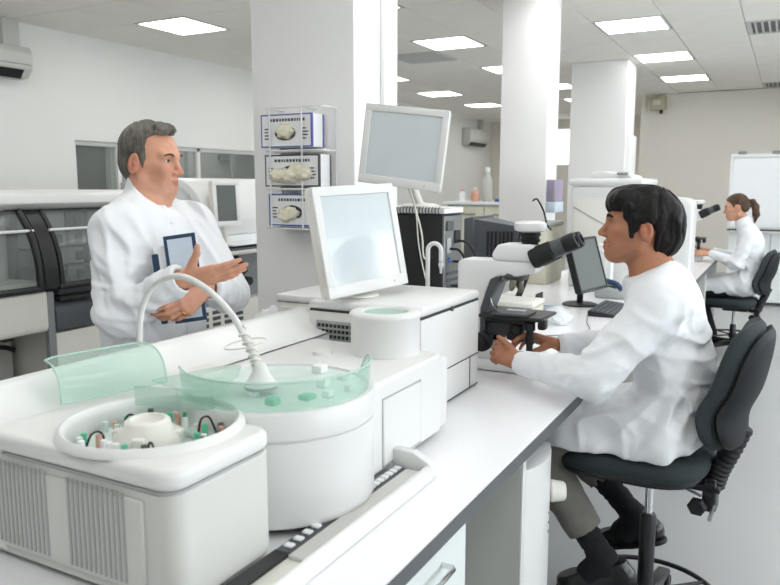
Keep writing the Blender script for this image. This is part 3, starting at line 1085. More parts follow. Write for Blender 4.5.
# ================================================================== MICROSCOPE
def microscope(label, y=2.62):
    t = thing('microscope', label, 'microscope', (-.9, y, ZB), 0, 'microscopes on the bench')
    b = B()
    b.box(-1.075, -.765, y - .095, y + .095, ZB + .002, ZB + .045, .012, 3)
    b.box(-1.075, -.93, y - .085, y + .085, ZB + .04, ZB + .09, .016, 3)
    base = b.obj('base', 'white_enamel', t)
    B().lathe([(.034, 0), (.034, .012), (.028, .018), (0, .018)], 28, Matrix.Translation((-.845, y, ZB + .044))).obj('field_lens', 'black_plastic', base)
    B().box(-.79, -.763, y - .06, y - .01, ZB + .012, ZB + .032, .003, 1).obj('control_strip', 'dark_grey', base)
    arm = B().prism([(-1.085, ZB + .03), (-1.09, 1.215), (-1.075, 1.23), (-.80, 1.23), (-.785, 1.215), (-.785, 1.19), (-.86, 1.172), (-.925, 1.172),
                     (-.965, 1.13), (-.985, 1.06), (-.985, .93), (-.96, ZB + .03)], y - .055, y + .055, 'y', .010, 2).obj('arm', 'white_enamel', t)
    B().prism([(-.992, .90), (-.992, 1.05), (-.955, 1.16), (-.93, 1.172), (-.922, 1.165), (-.965, 1.05), (-.978, .90)], y - .058, y + .058, 'y', .002, 1).obj('arm_liner', 'dark_grey', arm)
    B().box(-1.15, -1.085, y - .045, y + .045, ZB + .04, ZB + .15, .012, 2).obj('lamp_house', 'cream_plastic', t)
    # viewing head
    hd = B()
    hd.prism([(-.945, 1.228), (-.955, 1.250), (-.93, 1.290), (-.80, 1.292), (-.765, 1.268), (-.752, 1.238), (-.77, 1.226)], y - .060, y + .060, 'y', .012, 3)
    head = hd.obj('viewing_head', 'white_enamel', t)
    tt = Matrix.Translation((-.825, y, 0))
    B().lathe([(.030, 1.290), (.030, 1.297), (.036, 1.299), (.037, 1.308), (.033, 1.310), (.033, 1.318), (.038, 1.320), (.038, 1.330), (.030, 1.334)], 32, tt).obj('tube_ring', 'black_rubber', head)
    B().lathe([(.034, 1.333), (.056, 1.340), (.060, 1.350), (.058, 1.366), (.042, 1.374), (0, 1.376)], 32, tt).obj('tube_cap', 'white_enamel', head)
    # binocular
    bn = B()
    p0, p1 = Vector((-.792, 0, 1.245)), Vector((-.640, 0, 1.318))
    bn.box(-.018, .05, -.056, .056, -.028, .028, .01, 2, xf=Matrix.Translation((-.79, y, 1.25)) @ Matrix.Rotation(-math.atan2(.073, .152), 4, 'Y'))
    bino = bn.obj('binocular', 'black_plastic', t)
    for s in (-1, 1):
        a, c = p0 + Vector((0, y + s * .040, 0)), p1 + Vector((0, y + s * .036, 0))
        e = B().lathe([(.036, -.012), (.039, .0), (.036, .06), (.036, .066), (.0305, .070), (.0295, .118), (.031, .120), (.031, .146), (.028, .160), (.016, .162), (.014, .154), (0, .154)],
                      28, frame_to(a, c)).obj('eyepiece', 'black_rubber', bino)
        B().lathe([(.0302, .072), (.0312, .078), (.0312, .108), (.0302, .114)], 28, frame_to(a, c), cap=False).obj('eyepiece_sleeve', 'dark_grey', e)
    # nosepiece and objectives
    nd = Vector((.25, 0, -1)).normalized()
    c0 = Vector((-.885, y, 1.182))
    nose = B().lathe([(.050, -.012), (.056, 0), (.054, .012), (.040, .022), (0, .022)], 32, frame_to(c0, c0 + Vector((-.22, 0, -1)))).obj('nosepiece', 'dark_grey', t)
    for k, ang in enumerate((0, 1.05, -1.05, 2.3, -2.3)):
        ax = Vector((-.30, 0, -1)).normalized()
        sd = Vector((1, 0, -.30)).normalized()
        d = (ax + (sd * math.cos(ang) + Vector((0, 1, 0)) * math.sin(ang)) * .38).normalized()
        q = c0 + ax * .012 + (sd * math.cos(ang) + Vector((0, 1, 0)) * math.sin(ang)) * .03
        ln = (.055, .048, .05, .035, .035)[k]
        B().lathe([(.0135, 0), (.0135, ln * .3), (.0115, ln * .32), (.0115, ln * .7), (.007, ln * .95), (.004, ln)], 18, frame_to(q, q + d)).obj('objective', 'brass_objective', nose)
    # stage
    st = B()
    st.box(-.985, -.745, y - .095, y + .095, 1.020, 1.034, .004, 1)
    st.box(-.975, -.79, y - .07, y + .07, 1.000, 1.021, .006, 1)
    stage = st.obj('stage', 'black_plastic', t)
    B().box(-.93, -.80, y - .10, y + .02, 1.034, 1.044, .003, 1).obj('slide_holder', 'dark_grey', stage)
    B().box(-.90, -.83, y - .025, y + .0, 1.044, 1.046).obj('glass_slide', 'pale_blue', stage)
    B().box(-.765, -.735, y - .085, y - .045, .99, 1.03, .008, 2).obj('stage_clamp', 'black_plastic', stage)
    B().tube(spline([(-.95, y - .06, 1.09), (-.93, y - .075, 1.06), (-.905, y - .08, 1.046)], 4), .002, 6).obj('slide_clip', 'chrome', stage)
    cd = B()
    cd.lathe([(.022, .925), (.040, .935), (.043, .955), (.036, .965), (.036, .985), (.028, 1.0)], 28, Matrix.Translation((-.865, y, 0)))
    cond = cd.obj('condenser', 'black_plastic', t)
    B().cyl((-.865, y - .045, .955), (-.865, y - .085, .955), .009, seg=12).obj('condenser_knob', 'black_plastic', cond)
    B().box(-.985, -.86, y - .03, y + .03, .945, 1.0, .006, 1).obj('stage_bracket', 'dark_grey', t)
    kn = B().lathe([(.012, .0), (.012, .05), (.017, .05), (.017, .075), (.013, .077), (.013, .10), (.019, .10), (.019, .128), (.015, .13)], 20,
                   Matrix.Translation((-.795, y - .07, .885))).obj('stage_knob', 'black_rubber', t)
    for s in (-1, 1):
        k = B().lathe([(.0, 0), (.036, 0), (.038, .003), (.038, .022), (.034, .026), (.022, .027), (.022, .045), (.019, .048), (0, .048)], 32,
                      frame_to((-.975, y + s * .06, .925), (-.975, y + s * .2, .925))).obj('focus_knob', 'black_rubber', t)
    return t


scope = microscope('large white microscope gripped by the seated man in the white coat')
scope2 = copy_tree(scope)
scope2.location = (scope.location.x + .09, scope.location.y + 4.70, scope.location.z)
scope2['label'] = 'white microscope the woman with the ponytail is looking into'

# ================================================================== THINGS FURTHER ALONG THE BENCH
flat_monitor('computer_monitor', 'dark framed flat monitor with a grey screen on the bench beyond the microscope', (-.975, 4.20, 1.065), math.radians(79), math.radians(-17), 0, .36, .31, ZB + .001,
             'black_plastic', 'screen_dark', 'black_plastic', deep=.05, border=.014, foot_xy=(-1.03, 4.24), foot_r=.10)
k = thing('keyboard', 'black keyboard lying on the bench near the dark framed monitor', 'keyboard', (-.81, 4.1, ZB))
B().prism([(-.90, ZB + .001), (-.75, ZB + .001), (-.75, ZB + .014), (-.90, ZB + .03)], 3.88, 4.30, 'y', .003, 1).obj('case', 'black_plastic', k)
key0 = None
for r in range(5):
    for q in range(15):
        x, y = -.885 + r * .026, 3.892 + q * .0267
        if key0 is None:
            bb = B().box(-.0105, .0105, -.0108, .0108, 0, .009, .002, 1)
            kk = key0 = mk('key', bb.v, bb.f, 'dark_grey', k, local=True)
        else:
            kk = key0.copy()
            COL.objects.link(kk)
            kk.parent = k
        kk.location = WM[k.name].inverted() @ Vector((x, y, ZB + .0275 - (x + .90) * .107))
t = thing('desk_telephone', 'grey desk telephone with a dark handset on the bench', 'telephone', (-.93, 4.62, ZB))
B().prism([(-1.02, ZB + .001), (-.84, ZB + .001), (-.84, ZB + .03), (-1.02, ZB + .075)], 4.56, 4.78, 'y', .008, 2).obj('body', 'mid_grey', t)
B().tube(spline([(-1.0, 4.585, ZB + .085), (-.97, 4.585, ZB + .105), (-.90, 4.585, ZB + .09), (-.86, 4.585, ZB + .055)], 5), .017, 10).obj('handset', 'navy', t, angle=180)
B().box(-.98, -.91, 4.66, 4.75, ZB + .05, ZB + .068, .003, 1, xf=None).obj('keypad', 'dark_grey', t)
t = thing('sample_carton', 'cream plastic sample box with a lid on the bench behind the microscope', 'box', (-1.2, 3.67, ZB))
B().box(-1.38, -1.10, 3.56, 3.76, ZB + .001, ZB + .07, .01, 2).obj('tray', 'beige_item', t)
B().box(-1.385, -1.095, 3.555, 3.765, ZB + .071, ZB + .10, .012, 3).obj('lid', 'cream_plastic', t)


def crumple(name, label, cat, c, r, m, seed, amp=.35):
    rg = np.random.default_rng(seed)
    bm = bmesh.new()
    bmesh.ops.create_icosphere(bm, subdivisions=4, radius=1)
    D = rg.normal(size=(26, 3))
    D /= np.linalg.norm(D, axis=1)[:, None]
    H = rg.uniform(.55, 1.0, 26)
    for v in bm.verts:
        n = np.array(v.co)
        s = min(min(H[i] / max(.18, D[i] @ n) for i in range(26)), 1.4)
        s *= 1 + amp * .18 * math.sin(n[0] * 9 + seed) * math.sin(n[1] * 11) * math.sin(n[2] * 8)
        v.co = v.co * s
    zmin = min(v.co.z for v in bm.verts)
    for v in bm.verts:
        v.co = (c[0] + v.co.x * r[0], c[1] + v.co.y * r[1], c[2] + (max(v.co.z, -.7) + .7) * r[2])
    return tag(B().take(bm).obj(name, m, angle=25), label, cat)


crumple('plastic_bag', 'crumpled clear plastic bag on the bench behind the microscope', 'bag', (-.98, 3.58, ZB + .001), (.075, .09, .06), 'poly_bag', 4)
crumple('paper_wrap', 'crumpled white paper wrapping behind the analyser cowl', 'paper', (-1.515, 1.93, ZB + .001), (.055, .09, .185), 'paper', 9)
t = thing('slide_box', 'small open black slide box on the bench near the keyboard', 'box', (-1.10, 3.85, ZB))
B().box(-1.16, -1.06, 3.80, 3.92, ZB + .001, ZB + .03, .004, 1).obj('tray', 'black_plastic', t)
B().box(-1.16, -1.154, 3.80, 3.92, ZB + .03, ZB + .11, .002, 1, xf=None).obj('lid', 'black_plastic', t)
for q in range(6):
    B().box(-1.152, -1.068, 3.812 + q * .017, 3.814 + q * .017, ZB + .02, ZB + .04).obj('glass_slide', 'pale_blue', t)
for q, (x, y, a, l) in enumerate([(-1.25, 3.3, .3, 'white paper sheet lying flat on the bench behind the microscope arm'), (-.83, 4.72, -.2, 'white paper sheet on the bench beside the grey telephone')]):
    X = Matrix.Translation((x, y, ZB + .001)) @ Matrix.Rotation(a, 4, 'Z')
    tag(B(X).box(-.105, .105, -.148, .148, 0, .0015).obj('paper_sheet', 'paper'), l, 'paper')
tag(B().tube(spline([(-.93, 4.02, ZB + .004), (-.86, 3.70, ZB + .004), (-.80, 3.45, ZB + .004), (-.95, 3.25, ZB + .004), (-1.1, 3.3, ZB + .004), (-1.25, 3.48, ZB + .004)], 8), .003, 6).obj('bench_cable', 'grey_plastic', angle=180),
    'thin grey cable curling across the bench top', 'cable')

# dark monitors seen behind the microscope
t = thing('crt_monitor', 'dark grey bulky monitor seen from behind the microscope arm', 'monitor', (-1.50, 4.35, ZB))
b = B()
b.prism([(-1.66, 1.02), (-1.66, 1.315), (-1.60, 1.325), (-1.60, 1.01)], 4.0, 4.34, 'y', .008, 2)
b.obj('bezel', 'dark_grey', t)
b = B()
vs = [(-1.60, 4.02, 1.03), (-1.60, 4.32, 1.03), (-1.60, 4.32, 1.31), (-1.60, 4.02, 1.31), (-1.36, 4.09, 1.06), (-1.36, 4.25, 1.06), (-1.36, 4.25, 1.27), (-1.36, 4.09, 1.27)]
b.add(vs, [(0, 1, 2, 3), (4, 7, 6, 5), (0, 4, 5, 1), (1, 5, 6, 2), (2, 6, 7, 3), (3, 7, 4, 0)])
bk = b.obj('back_shell', 'dark_grey', t)
for q in range(7):
    B().box(-1.53 + q * .022, -1.52 + q * .022, 4.036 + q * .0064, 4.05 + q * .0064, 1.10, 1.24).obj('vent_slot', 'black_plastic', bk)
B().lathe([(.09, 0), (.09, .012), (.03, .03), (.03, .2), (.0, .2)], 24, Matrix.Translation((-1.53, 4.17, ZB + .001))).obj('stand', 'dark_grey', t)
t = flat_monitor('computer_monitor', 'narrow black monitor turned edge-on behind the white microscope head', (-1.29, 3.93, 1.20), math.radians(-60), math.radians(-4), 0, .17, .22, ZB + .001,
                 'black_plastic', 'screen_dark', 'black_plastic', deep=.06, border=.02, foot_xy=(-1.33, 3.97), foot_r=.07)

# big white analysers on the far half of the bench
t = thing('bench_analyser', 'large white square analyser with a flat lid on the far bench', 'analyser', (-1.15, 5.3, ZB))
b = B().box(-1.31, -.86, 5.02, 5.62, ZB + .002, 1.50, .02, 3)
bd = b.obj('body', 'white_plastic', t)
B().box(-1.325, -.84, 5.0, 5.64, 1.505, 1.55, .02, 3).obj('lid', 'white_enamel', t)
B().prism([(-1.20, 1.551), (-.92, 1.551), (-.94, 1.575), (-1.13, 1.60), (-1.20, 1.59)], 5.1, 5.5, 'y', .01, 2).obj('lid_handle', 'white_plastic', t)
B().box(-1.02, -.95, 5.07, 5.10, 1.572, 1.590, .004, 1).obj('handle_grip', 'grey_plastic', t)
B().box(-1.28, -1.04, 5.010, 5.022, .95, 1.42, .006, 2).obj('door', 'cream_plastic', t)
B().box(-.98, -.93, 5.008, 5.022, 1.40, 1.44, .004, 1).obj('badge', 'mid_grey', t)
B().tube([(-1.28, 5.007, 1.36), (-1.06, 5.007, 1.24)], .004, 6).obj('door_crease', 'mid_grey', t)
t = thing('dome_instrument', 'tall white instrument with a rounded top on the far bench', 'instrument', (-.68, 5.6, ZB))
B().prism(rrect(-.80, -.58, ZB + .004, 1.42, .07), 5.4, 5.72, 'y', .006, 2).obj('body', 'white_enamel', t)
B().box(-.70, -.60, 5.392, 5.405, 1.0, 1.22, .006, 2).obj('front_panel', 'white_plastic', t)
B().box(-.69, -.62, 5.386, 5.398, .93, .955, .004, 1).obj('button_strip', 'mid_grey', t)
t = thing('storage_carton', 'grey and cream storage box on the bench between the column and white analyser', 'box', (-1.52, 5.3, ZB))
B().box(-1.60, -1.455, 5.0, 5.4, ZB + .001, 1.22, .008, 2).obj('body', 'beige_item', t)
B().box(-1.605, -1.45, 4.995, 5.405, 1.222, 1.25, .006, 2).obj('lid', 'mid_grey', t)
B().tube(spline([(-1.56, 4.99, 1.40), (-1.52, 4.96, 1.41), (-1.47, 4.95, 1.33), (-1.45, 4.97, 1.24), (-1.42, 4.98, 1.20)], 6), .006, 6).obj('cable', 'black_rubber', t, angle=180)
# white moulded chair back beyond the dark monitor
t = thing('moulded_cover', 'white rounded plastic dust cover standing behind the dark framed monitor', 'cover', (-1.10, 4.85, ZB))
B().prism(rrect(-1.20, -.98, ZB + .001, 1.13, .07), 4.82, 4.90, 'y', .006, 2).obj('shell', 'white_enamel', t)
B().prism(rrect(-1.17, -1.01, ZB + .05, 1.10, .05), 4.812, 4.825, 'y', .004, 1).obj('inset', 'white_plastic', t)

# dispenser on the second column
t = thing('glove_dispenser', 'purple and white dispenser box fixed to the second column', 'dispenser', (-1.69, 5.98, 1.29))
B().box(-1.7265, -1.66, 5.87, 6.12, 1.375, 1.55, .006, 2).obj('box', 'purple_box', t)
B().box(-1.7265, -1.655, 5.86, 6.13, 1.29, 1.373, .006, 2).obj('holder', 'pale_blue', t)
B().box(-1.67, -1.654, 5.863, 5.868, 1.29, 1.5).obj('bracket', 'mid_grey', t)

# ================================================================== GLOVE RACK ON THE FIRST COLUMN
R_ = thing('wire_rack', 'white wire rack on the column holding glove boxes', 'rack', (-2.22, 3.15, 1.28))
b = B()
YF = 3.068
for x in (-2.335, -2.14):
    b.tube([(x, 3.197, 1.885), (x, YF, 1.885), (x, YF, 1.285), (x, 3.197, 1.285)], .0045, 8)
for z in (1.885, 1.675, 1.485, 1.285):
    b.tube([(-2.36, YF, z), (-2.02, YF, z)], .004, 8)
    for x in (-2.36, -2.02):
        b.tube([(x, YF, z), (x, 3.197, z)], .004, 8)
b.obj('front_wires', 'white_enamel', R_)
b = B()
for x in (-2.36, -2.02):
    b.tube([(x, 3.195, 1.285), (x, 3.195, 1.885)], .004, 8)
for z in (1.675, 1.485, 1.285):
    for q in range(3):
        b.tube([(-2.36, 3.10 + q * .03, z - .004), (-2.02, 3.10 + q * .03, z - .004)], .003, 6)
b.obj('shelf_wires', 'white_enamel', R_)


def glove_box(label, x0, x1, z0, z1, edge, out, seed):
    t = thing('glove_box', label, 'box', ((x0 + x1) / 2, 3.13, z0), 0, 'glove boxes in the wire rack')
    y0, y1 = 3.078, 3.185
    B().box(x0, x1, y0, y1, z0, z1, .002, 1).obj('carton', 'paper', t)
    b = B()
    e = .0065
    for (a, c, d, f) in ((x0, x1, z0, z0 + e), (x0, x1, z1 - e, z1), (x0, x0 + e, z0 + e, z1 - e), (x1 - e, x1, z0 + e, z1 - e)):
        b.box(a, c, y0 - .0012, y0 + .001, d, f)
    b.box(x1 - .001, x1 + .0012, y0, y0 + .012, z0, z1)
    b.box(x1 - .001, x1 + .0012, y1 - .012, y1, z0, z1)
    b.obj('printed_border', edge, t)
    rg = random.Random(seed)
    b = B()
    x = x0 + .06
    while x < x1 - .05:                      # illegible block lettering along the top
        wd = rg.uniform(.008, .016)
        b.box(x, x + wd, y0 - .0012, y0 + .001, z1 - .036, z1 - .022)
        x += wd + .006
    for q in range(4):
        zz = z0 + .04 + q * .016
        b.box(x0 + .022, x0 + .022 + rg.uniform(.02, .035), y0 - .0012, y0 + .001, zz, zz + .006)
        b.box(x1 - .055, x1 - .055 + rg.uniform(.02, .035), y0 - .0012, y0 + .001, zz, zz + .006)
    b.obj('lettering', 'dark_grey', t)['kind'] = 'stuff'
    xc, zc = (x0 + x1) / 2 - .005, (z0 + z1) / 2 - .012
    op = B().lathe([(0, -.001), (.050, -.001), (.050, .002)], 28, Matrix.Translation((xc, y0 - .001, zc)) @ Matrix.Rotation(PI / 2, 4, 'X') @ Matrix.Diagonal((1.25, .72, 1, 1)), cap=False).obj('opening', 'dark_grey', t)
    rgn = np.random.default_rng(seed)
    for q in range(out):
        bm = bmesh.new()
        bmesh.ops.create_icosphere(bm, subdivisions=3, radius=1)
        cx = xc + rgn.uniform(-.04, .04) if out > 1 else xc
        if out > 3:
            cx = xc - .075 + .15 * q / (out - 1)
        cz = zc + rgn.uniform(-.02, .012)
        ph = rgn.uniform(0, 6, 3)
        for v in bm.verts:
            n = v.co.copy()
            s = 1 + .22 * math.sin(n.x * 5 + ph[0]) * math.sin(n.z * 6 + ph[1]) + .12 * math.sin(n.y * 9 + ph[2])
            v.co = (cx + n.x * .050 * s, y0 - .003 + n.y * (.018 if out < 4 else .03) * s, cz + n.z * .034 * s)
        B().take(bm).obj('glove', 'latex', t, angle=180)
    return t


glove_box('glove box with a purple printed border, topmost in the wire rack', -2.395, -2.085, 1.692, 1.855, 'violet_print', 2, 1)
glove_box('glove box with a dark border and gloves bulging out, second in the wire rack', -2.375, -2.045, 1.497, 1.655, 'dark_grey', 5, 2)
glove_box('glove box with a blue border, lowest in the wire rack', -2.355, -2.06, 1.300, 1.460, 'blue_item', 2, 3)

# ================================================================== AIR CONDITIONERS, ALARM BOX
def aircon(label, x, y0, y1, z0, z1, pipe=True):
    t = thing('air_conditioner', label, 'air conditioner', (x, (y0 + y1) / 2, z0), 0, 'wall air conditioners')
    B().prism([(x, z0), (x + .14, z0 + .01), (x + .205, z0 + .09), (x + .21, z1 - .06), (x + .18, z1), (x, z1)], y0, y1, 'y', .012, 2).obj('casing', 'cabinet_grey', t)
    B().prism([(x + .135, z0 + .002), (x + .195, z0 + .075), (x + .199, z0 + .07), (x + .143, z0 - .003)], y0 + .05, y1 - .09, 'y').obj('outlet_slot', 'black_plastic', t)
    B().prism([(x + .206, z0 + .115), (x + .213, z0 + .12), (x + .213, z0 + .125), (x + .206, z0 + .125)], y0 + .02, y1 - .02, 'y').obj('front_seam', 'mid_grey', t)
    if pipe:
        B().box(x, x + .09, y1 - .20, y1 - .03, z1, CEIL, .006, 1).obj('pipe_cover', 'cabinet_grey', t)
    return t


aircon('white wall air conditioner above the window of the left wall', LEFT_X, 3.76, 4.63, 2.47, 2.75)
aircon('small white air conditioner high on the wall in the far bay', LEFT_X, 15.25, 16.35, 2.38, 2.76)
t = thing('alarm_box', 'beige alarm box with a dark sensor on the far wall', 'alarm box', (-2.02, FAR_Y - .05, 2.6))
B().box(-2.16, -1.90, FAR_Y - .12, FAR_Y, 2.74, 2.96, .012, 2).obj('casing', 'sensor_box', t)
B().cyl((-1.97, FAR_Y - .06, 2.74), (-1.97, FAR_Y - .06, 2.68), .03, .024, 16).obj('sensor', 'black_plastic', t)
B().box(-2.10, -1.98, FAR_Y - .124, FAR_Y - .118, 2.82, 2.90, .003, 1).obj('plate', 'beige_item', t)

# ================================================================== WHITEBOARD
t = thing('whiteboard_stand', 'white flipchart board on a cabinet stand behind the woman', 'whiteboard', (-.2, 10.4, 0))
b = B().box(-.66, .30, 10.38, 10.40, .98, 1.86, .004, 1)
b.obj('board', 'board_white', t)
b = B()
b.box(-.69, .33, 10.36, 10.41, 1.85, 1.90, .008, 1)
b.box(-.69, -.66, 10.36, 10.41, .93, 1.86, .006, 1)
b.box(.30, .33, 10.36, 10.41, .93, 1.86, .006, 1)
b.obj('frame', 'white_enamel', t)
B().box(-.68, .32, 10.28, 10.38, .945, .965, .004, 1).obj('pen_tray', 'dark_grey', t)
for x in (-.56, -.18, .2):
    B().box(x - .05, x + .05, 10.34, 10.37, 1.895, 1.93, .006, 1).obj('clip', 'grey_plastic', t)
B().box(-.66, .30, 10.40, 10.85, .04, .92, .006, 1).obj('cabinet', 'cabinet_white', t)
B().box(-.185, -.175, 10.395, 10.405, .06, .90).obj('door_gap', 'mid_grey', t)
b = B()
for x in (-.60, .24):
    for y in (10.46, 10.79):
        B().cyl((x, y, 0), (x, y, .045), .025).obj('foot', 'dark_grey', t)

# ================================================================== FAR BAY: CABINET WITH BOTTLES
t = thing('side_cabinet', 'pale grey cabinet with a bar handle in the far bay', 'cabinet', (-3.3, 8.7, 0))
B().box(-3.75, -2.75, 8.5, 9.1, .06, 1.27, .006, 1).obj('body', 'cabinet_grey', t)
B().box(-3.80, -2.72, 8.46, 9.14, 1.272, 1.31, .006, 1).obj('top', 'cabinet_white', t)
B().box(-3.72, -2.80, 8.6, 9.05, 0, .06).obj('plinth', 'dark_grey', t)
for x0, x1 in ((-3.74, -3.26), (-3.25, -2.76)):
    d = B().box(x0, x1, 8.485, 8.5, .75, 1.25, .004, 1).obj('door', 'beige_item', t)
    B().tube([(x0 + .12, 8.485, 1.16), (x0 + .12, 8.45, 1.16), (x1 - .12, 8.45, 1.16), (x1 - .12, 8.485, 1.16)], .012, 8).obj('handle', 'steel', d)
    B().box(x0, x1, 8.485, 8.5, .10, .74, .004, 1).obj('door', 'beige_item', t)


def bottle(name, label, x, y, r, h, m, cap):
    t = thing(name, label, 'bottle', (x, y, 1.31), 0, 'bottles on the far cabinet')
    X = Matrix.Translation((x, y, 1.3105))
    B().lathe([(r * .95, 0), (r, .006), (r, h * .62), (r * .45, h * .78), (r * .4, h * .86)], 20, X).obj('body', m, t)
    B().lathe([(r * .5, h * .86), (r * .5, h * .98), (r * .4, h), (0, h)], 20, X).obj('cap', cap, t)


bottle('bottle', 'yellow bottle with a dark cap on the far cabinet', -3.02, 8.62, .05, .30, 'yellow_item', 'dark_grey')
bottle('bottle', 'amber bottle beside the yellow one on the far cabinet', -2.90, 8.68, .05, .27, 'yellow_item', 'navy')
bottle('bottle', 'tall white bottle on the far cabinet', -3.32, 8.75, .06, .42, 'cabinet_grey', 'cabinet_white')
bottle('bottle', 'small pink bottle on the far cabinet', -3.42, 8.60, .05, .17, 'pink_item', 'cabinet_white')
bottle('bottle', 'small white bottle at the end of the far cabinet', -3.60, 8.62, .045, .15, 'paper', 'pink_item')
t = thing('blue_tray', 'shallow blue tray on the far cabinet', 'tray', (-2.98, 8.56, 1.31))
b = B()
b.box(-3.12, -2.76, 8.47, 8.56, 1.311, 1.317)
b.box(-3.12, -2.76, 8.465, 8.472, 1.311, 1.345, .002, 1)
b.box(-3.12, -2.76, 8.558, 8.565, 1.311, 1.345, .002, 1)
b.obj('shell', 'blue_item', t)
B().box(-3.05, -2.85, 8.48, 8.55, 1.317, 1.335, .004, 1).obj('liner', 'pale_blue', t)

# ================================================================== FLOOR-STANDING ANALYSERS ALONG THE LEFT WALL
FX = -3.70
t = thing('hooded_analyser', 'large floor-standing analyser with clear curved hoods in black frames behind the standing man', 'analyser', (-4.2, 2.6, 0))
Y0, YM, Y1 = 1.2, 2.78, 3.72
b = B()
b.prism([(FX - .16, 1.365), (FX - .10, 1.40), (FX - .12, 1.455), (FX - .20, 1.475), (FX - 1.1, 1.475), (FX - 1.1, 1.365)], Y0, Y1, 'y', .012, 2)
b.obj('top_cowl', 'white_plastic', t)
B().box(FX - 1.12, FX - 1.0, Y0, Y1, .05, 1.47, .01, 1).obj('rear_panel', 'white_plastic', t)
# lower body
B().box(FX - 1.0, FX - .35, Y0, YM - .02, .08, .66, .006, 1).obj('recessed_base', 'cabinet_grey', t)
B().box(FX - .9, FX - .05, Y0, Y1, 0, .08).obj('plinth', 'dark_grey', t)
B().prism([(FX, .675), (FX + .012, .70), (FX + .012, .90), (FX - .02, .925), (FX - .95, .925), (FX - .95, .66), (FX - .35, .64)], Y0, YM - .03, 'y', .010, 2).obj('front_fascia', 'cream_plastic', t)
B().box(FX - .95, FX, YM + .02, Y1, .09, .655, .010, 2).obj('lower_panel', 'cream_plastic', t)
dr = B().prism([(FX + .012, .665), (FX + .012, .80), (FX - .02, .835), (FX - .10, .835), (FX - .10, .665)], YM + .02, Y1, 'y', .006, 1).obj('waste_drawer', 'dark_grey', t)
B().box(FX - .04, FX + .018, YM + .05, YM + .28, .835, .862, .006, 1).obj('drawer_grip', 'black_plastic', dr)
B().box(FX - .9, FX - .10, YM + .02, Y1, .66, .86).obj('inner_floor', 'black_plastic', t)
B().box(FX - .03, FX + .006, YM - .03, YM + .018, .09, .90, .004, 1).obj('post', 'grey_plastic', t)
b = B()
for y in (YM - .24, YM - .13):
    B().box(FX - .32, FX - .26, y, y + .06, .60, .66, .004, 1).obj('hinge', 'dark_grey', t)
B().tube(spline([(FX - .36, 2.35, .56), (FX - .28, 2.5, .585), (FX - .24, 2.62, .58), (FX - .25, 2.7, .55)], 6), .014, 8).obj('drain_hose', 'black_rubber', t, angle=180)


def hood_profile(k=10, x_off=0.0):
    pts = []
    for i in range(k + 1):
        a = i / k
        z = .925 + .435 * a
        x = FX + .015 - .155 * a ** 2.6 + x_off
        pts.append((x, z))
    return pts


def sheet(profile, y0, y1, th):
    out = profile + [(x - th, z) for x, z in reversed(profile)]
    return B().prism(out, y0, y1, 'y')


for y0, y1 in ((Y0, YM - .05), (YM + .05, Y1)):
    h = sheet(hood_profile(), y0, y1, .004).obj('clear_hood', 'smoke_acrylic', t, angle=60)
    b = B()
    b.tube([(x, y0 + .02, z) for x, z in hood_profile()], .016, 8)
    b.tube([(x, y1 - .02, z) for x, z in hood_profile()], .022, 8)
    b.tube([(FX + .012, y0, .925), (FX + .012, y1, .925)], .020, 8)
    b.obj('hood_frame', 'black_plastic', h, angle=60)
    B().tube([(FX - .045, y0, 1.25), (FX - .045, y1, 1.25)], .009, 8).obj('hood_rail', 'white_enamel', h)
arch = [(x + .012, z) for x, z in hood_profile(12)]
sheet(arch, YM - .045, YM + .045, .05).obj('centre_frame', 'black_plastic', t, angle=60)
# works inside the left hood
b = B()
b.box(FX - .85, FX - .80, Y0, YM, .93, 1.36)
b.obj('inner_wall', 'cabinet_white', t)
B().box(FX - .80, FX - .06, Y0, YM - .03, .925, .96).obj('deck', 'cream_plastic', t)
B().tube([(FX - .30, 1.4, 1.17), (FX - .30, 2.62, 1.17)], .055, 16).obj('transfer_arm', 'white_plastic', t)
B().tube([(FX - .22, 1.5, 1.08), (FX - .22, 2.45, 1.08)], .03, 12).obj('guide_rail', 'steel', t)
B().cyl((FX - .35, 2.62, .96), (FX - .35, 2.62, 1.30), .12, .12, 28).obj('reagent_column', 'cream_plastic', t)
B().lathe([(.16, .96), (.16, 1.0), (.145, 1.01), (0, 1.01)], 32, Matrix.Translation((FX - .26, 2.35, 0))).obj('reagent_disc', 'mid_grey', t)
for k in range(5):
    B().box(FX - .45, FX - .15, 1.45 + k * .20, 1.56 + k * .20, .96, 1.05 + .03 * (k % 3), .01, 1).obj('module', ['cream_plastic', 'mid_grey', 'white_plastic'][k % 3], t)
# works inside the right hood: a bank of dark modules
B().box(FX - .42, FX - .36, YM + .04, Y1, .86, 1.36).obj('module_rack', 'black_plastic', t)
rg = random.Random(11)
for r in range(4):
    for q in range(6):
        y = YM + .07 + q * .145
        z = .90 + r * .115
        m = rg.choice(['mid_grey', 'grey_plastic', 'cabinet_grey', 'dark_grey', 'cabinet_grey'])
        mo = B().box(FX - .37, FX - .30 + rg.uniform(0, .05), y, y + .13, z, z + .10, .006, 1).obj('module', m, t)
        if rg.random() < .6:
            B().box(FX - .262, FX - .246, y + .035, y + .085, z + .02, z + .075, .004, 1).obj('knob', 'black_plastic', mo)
B().box(FX - .30, FX - .06, YM + .10, YM + .50, .862, .90, .006, 1).obj('sample_tray', 'dark_grey', t)

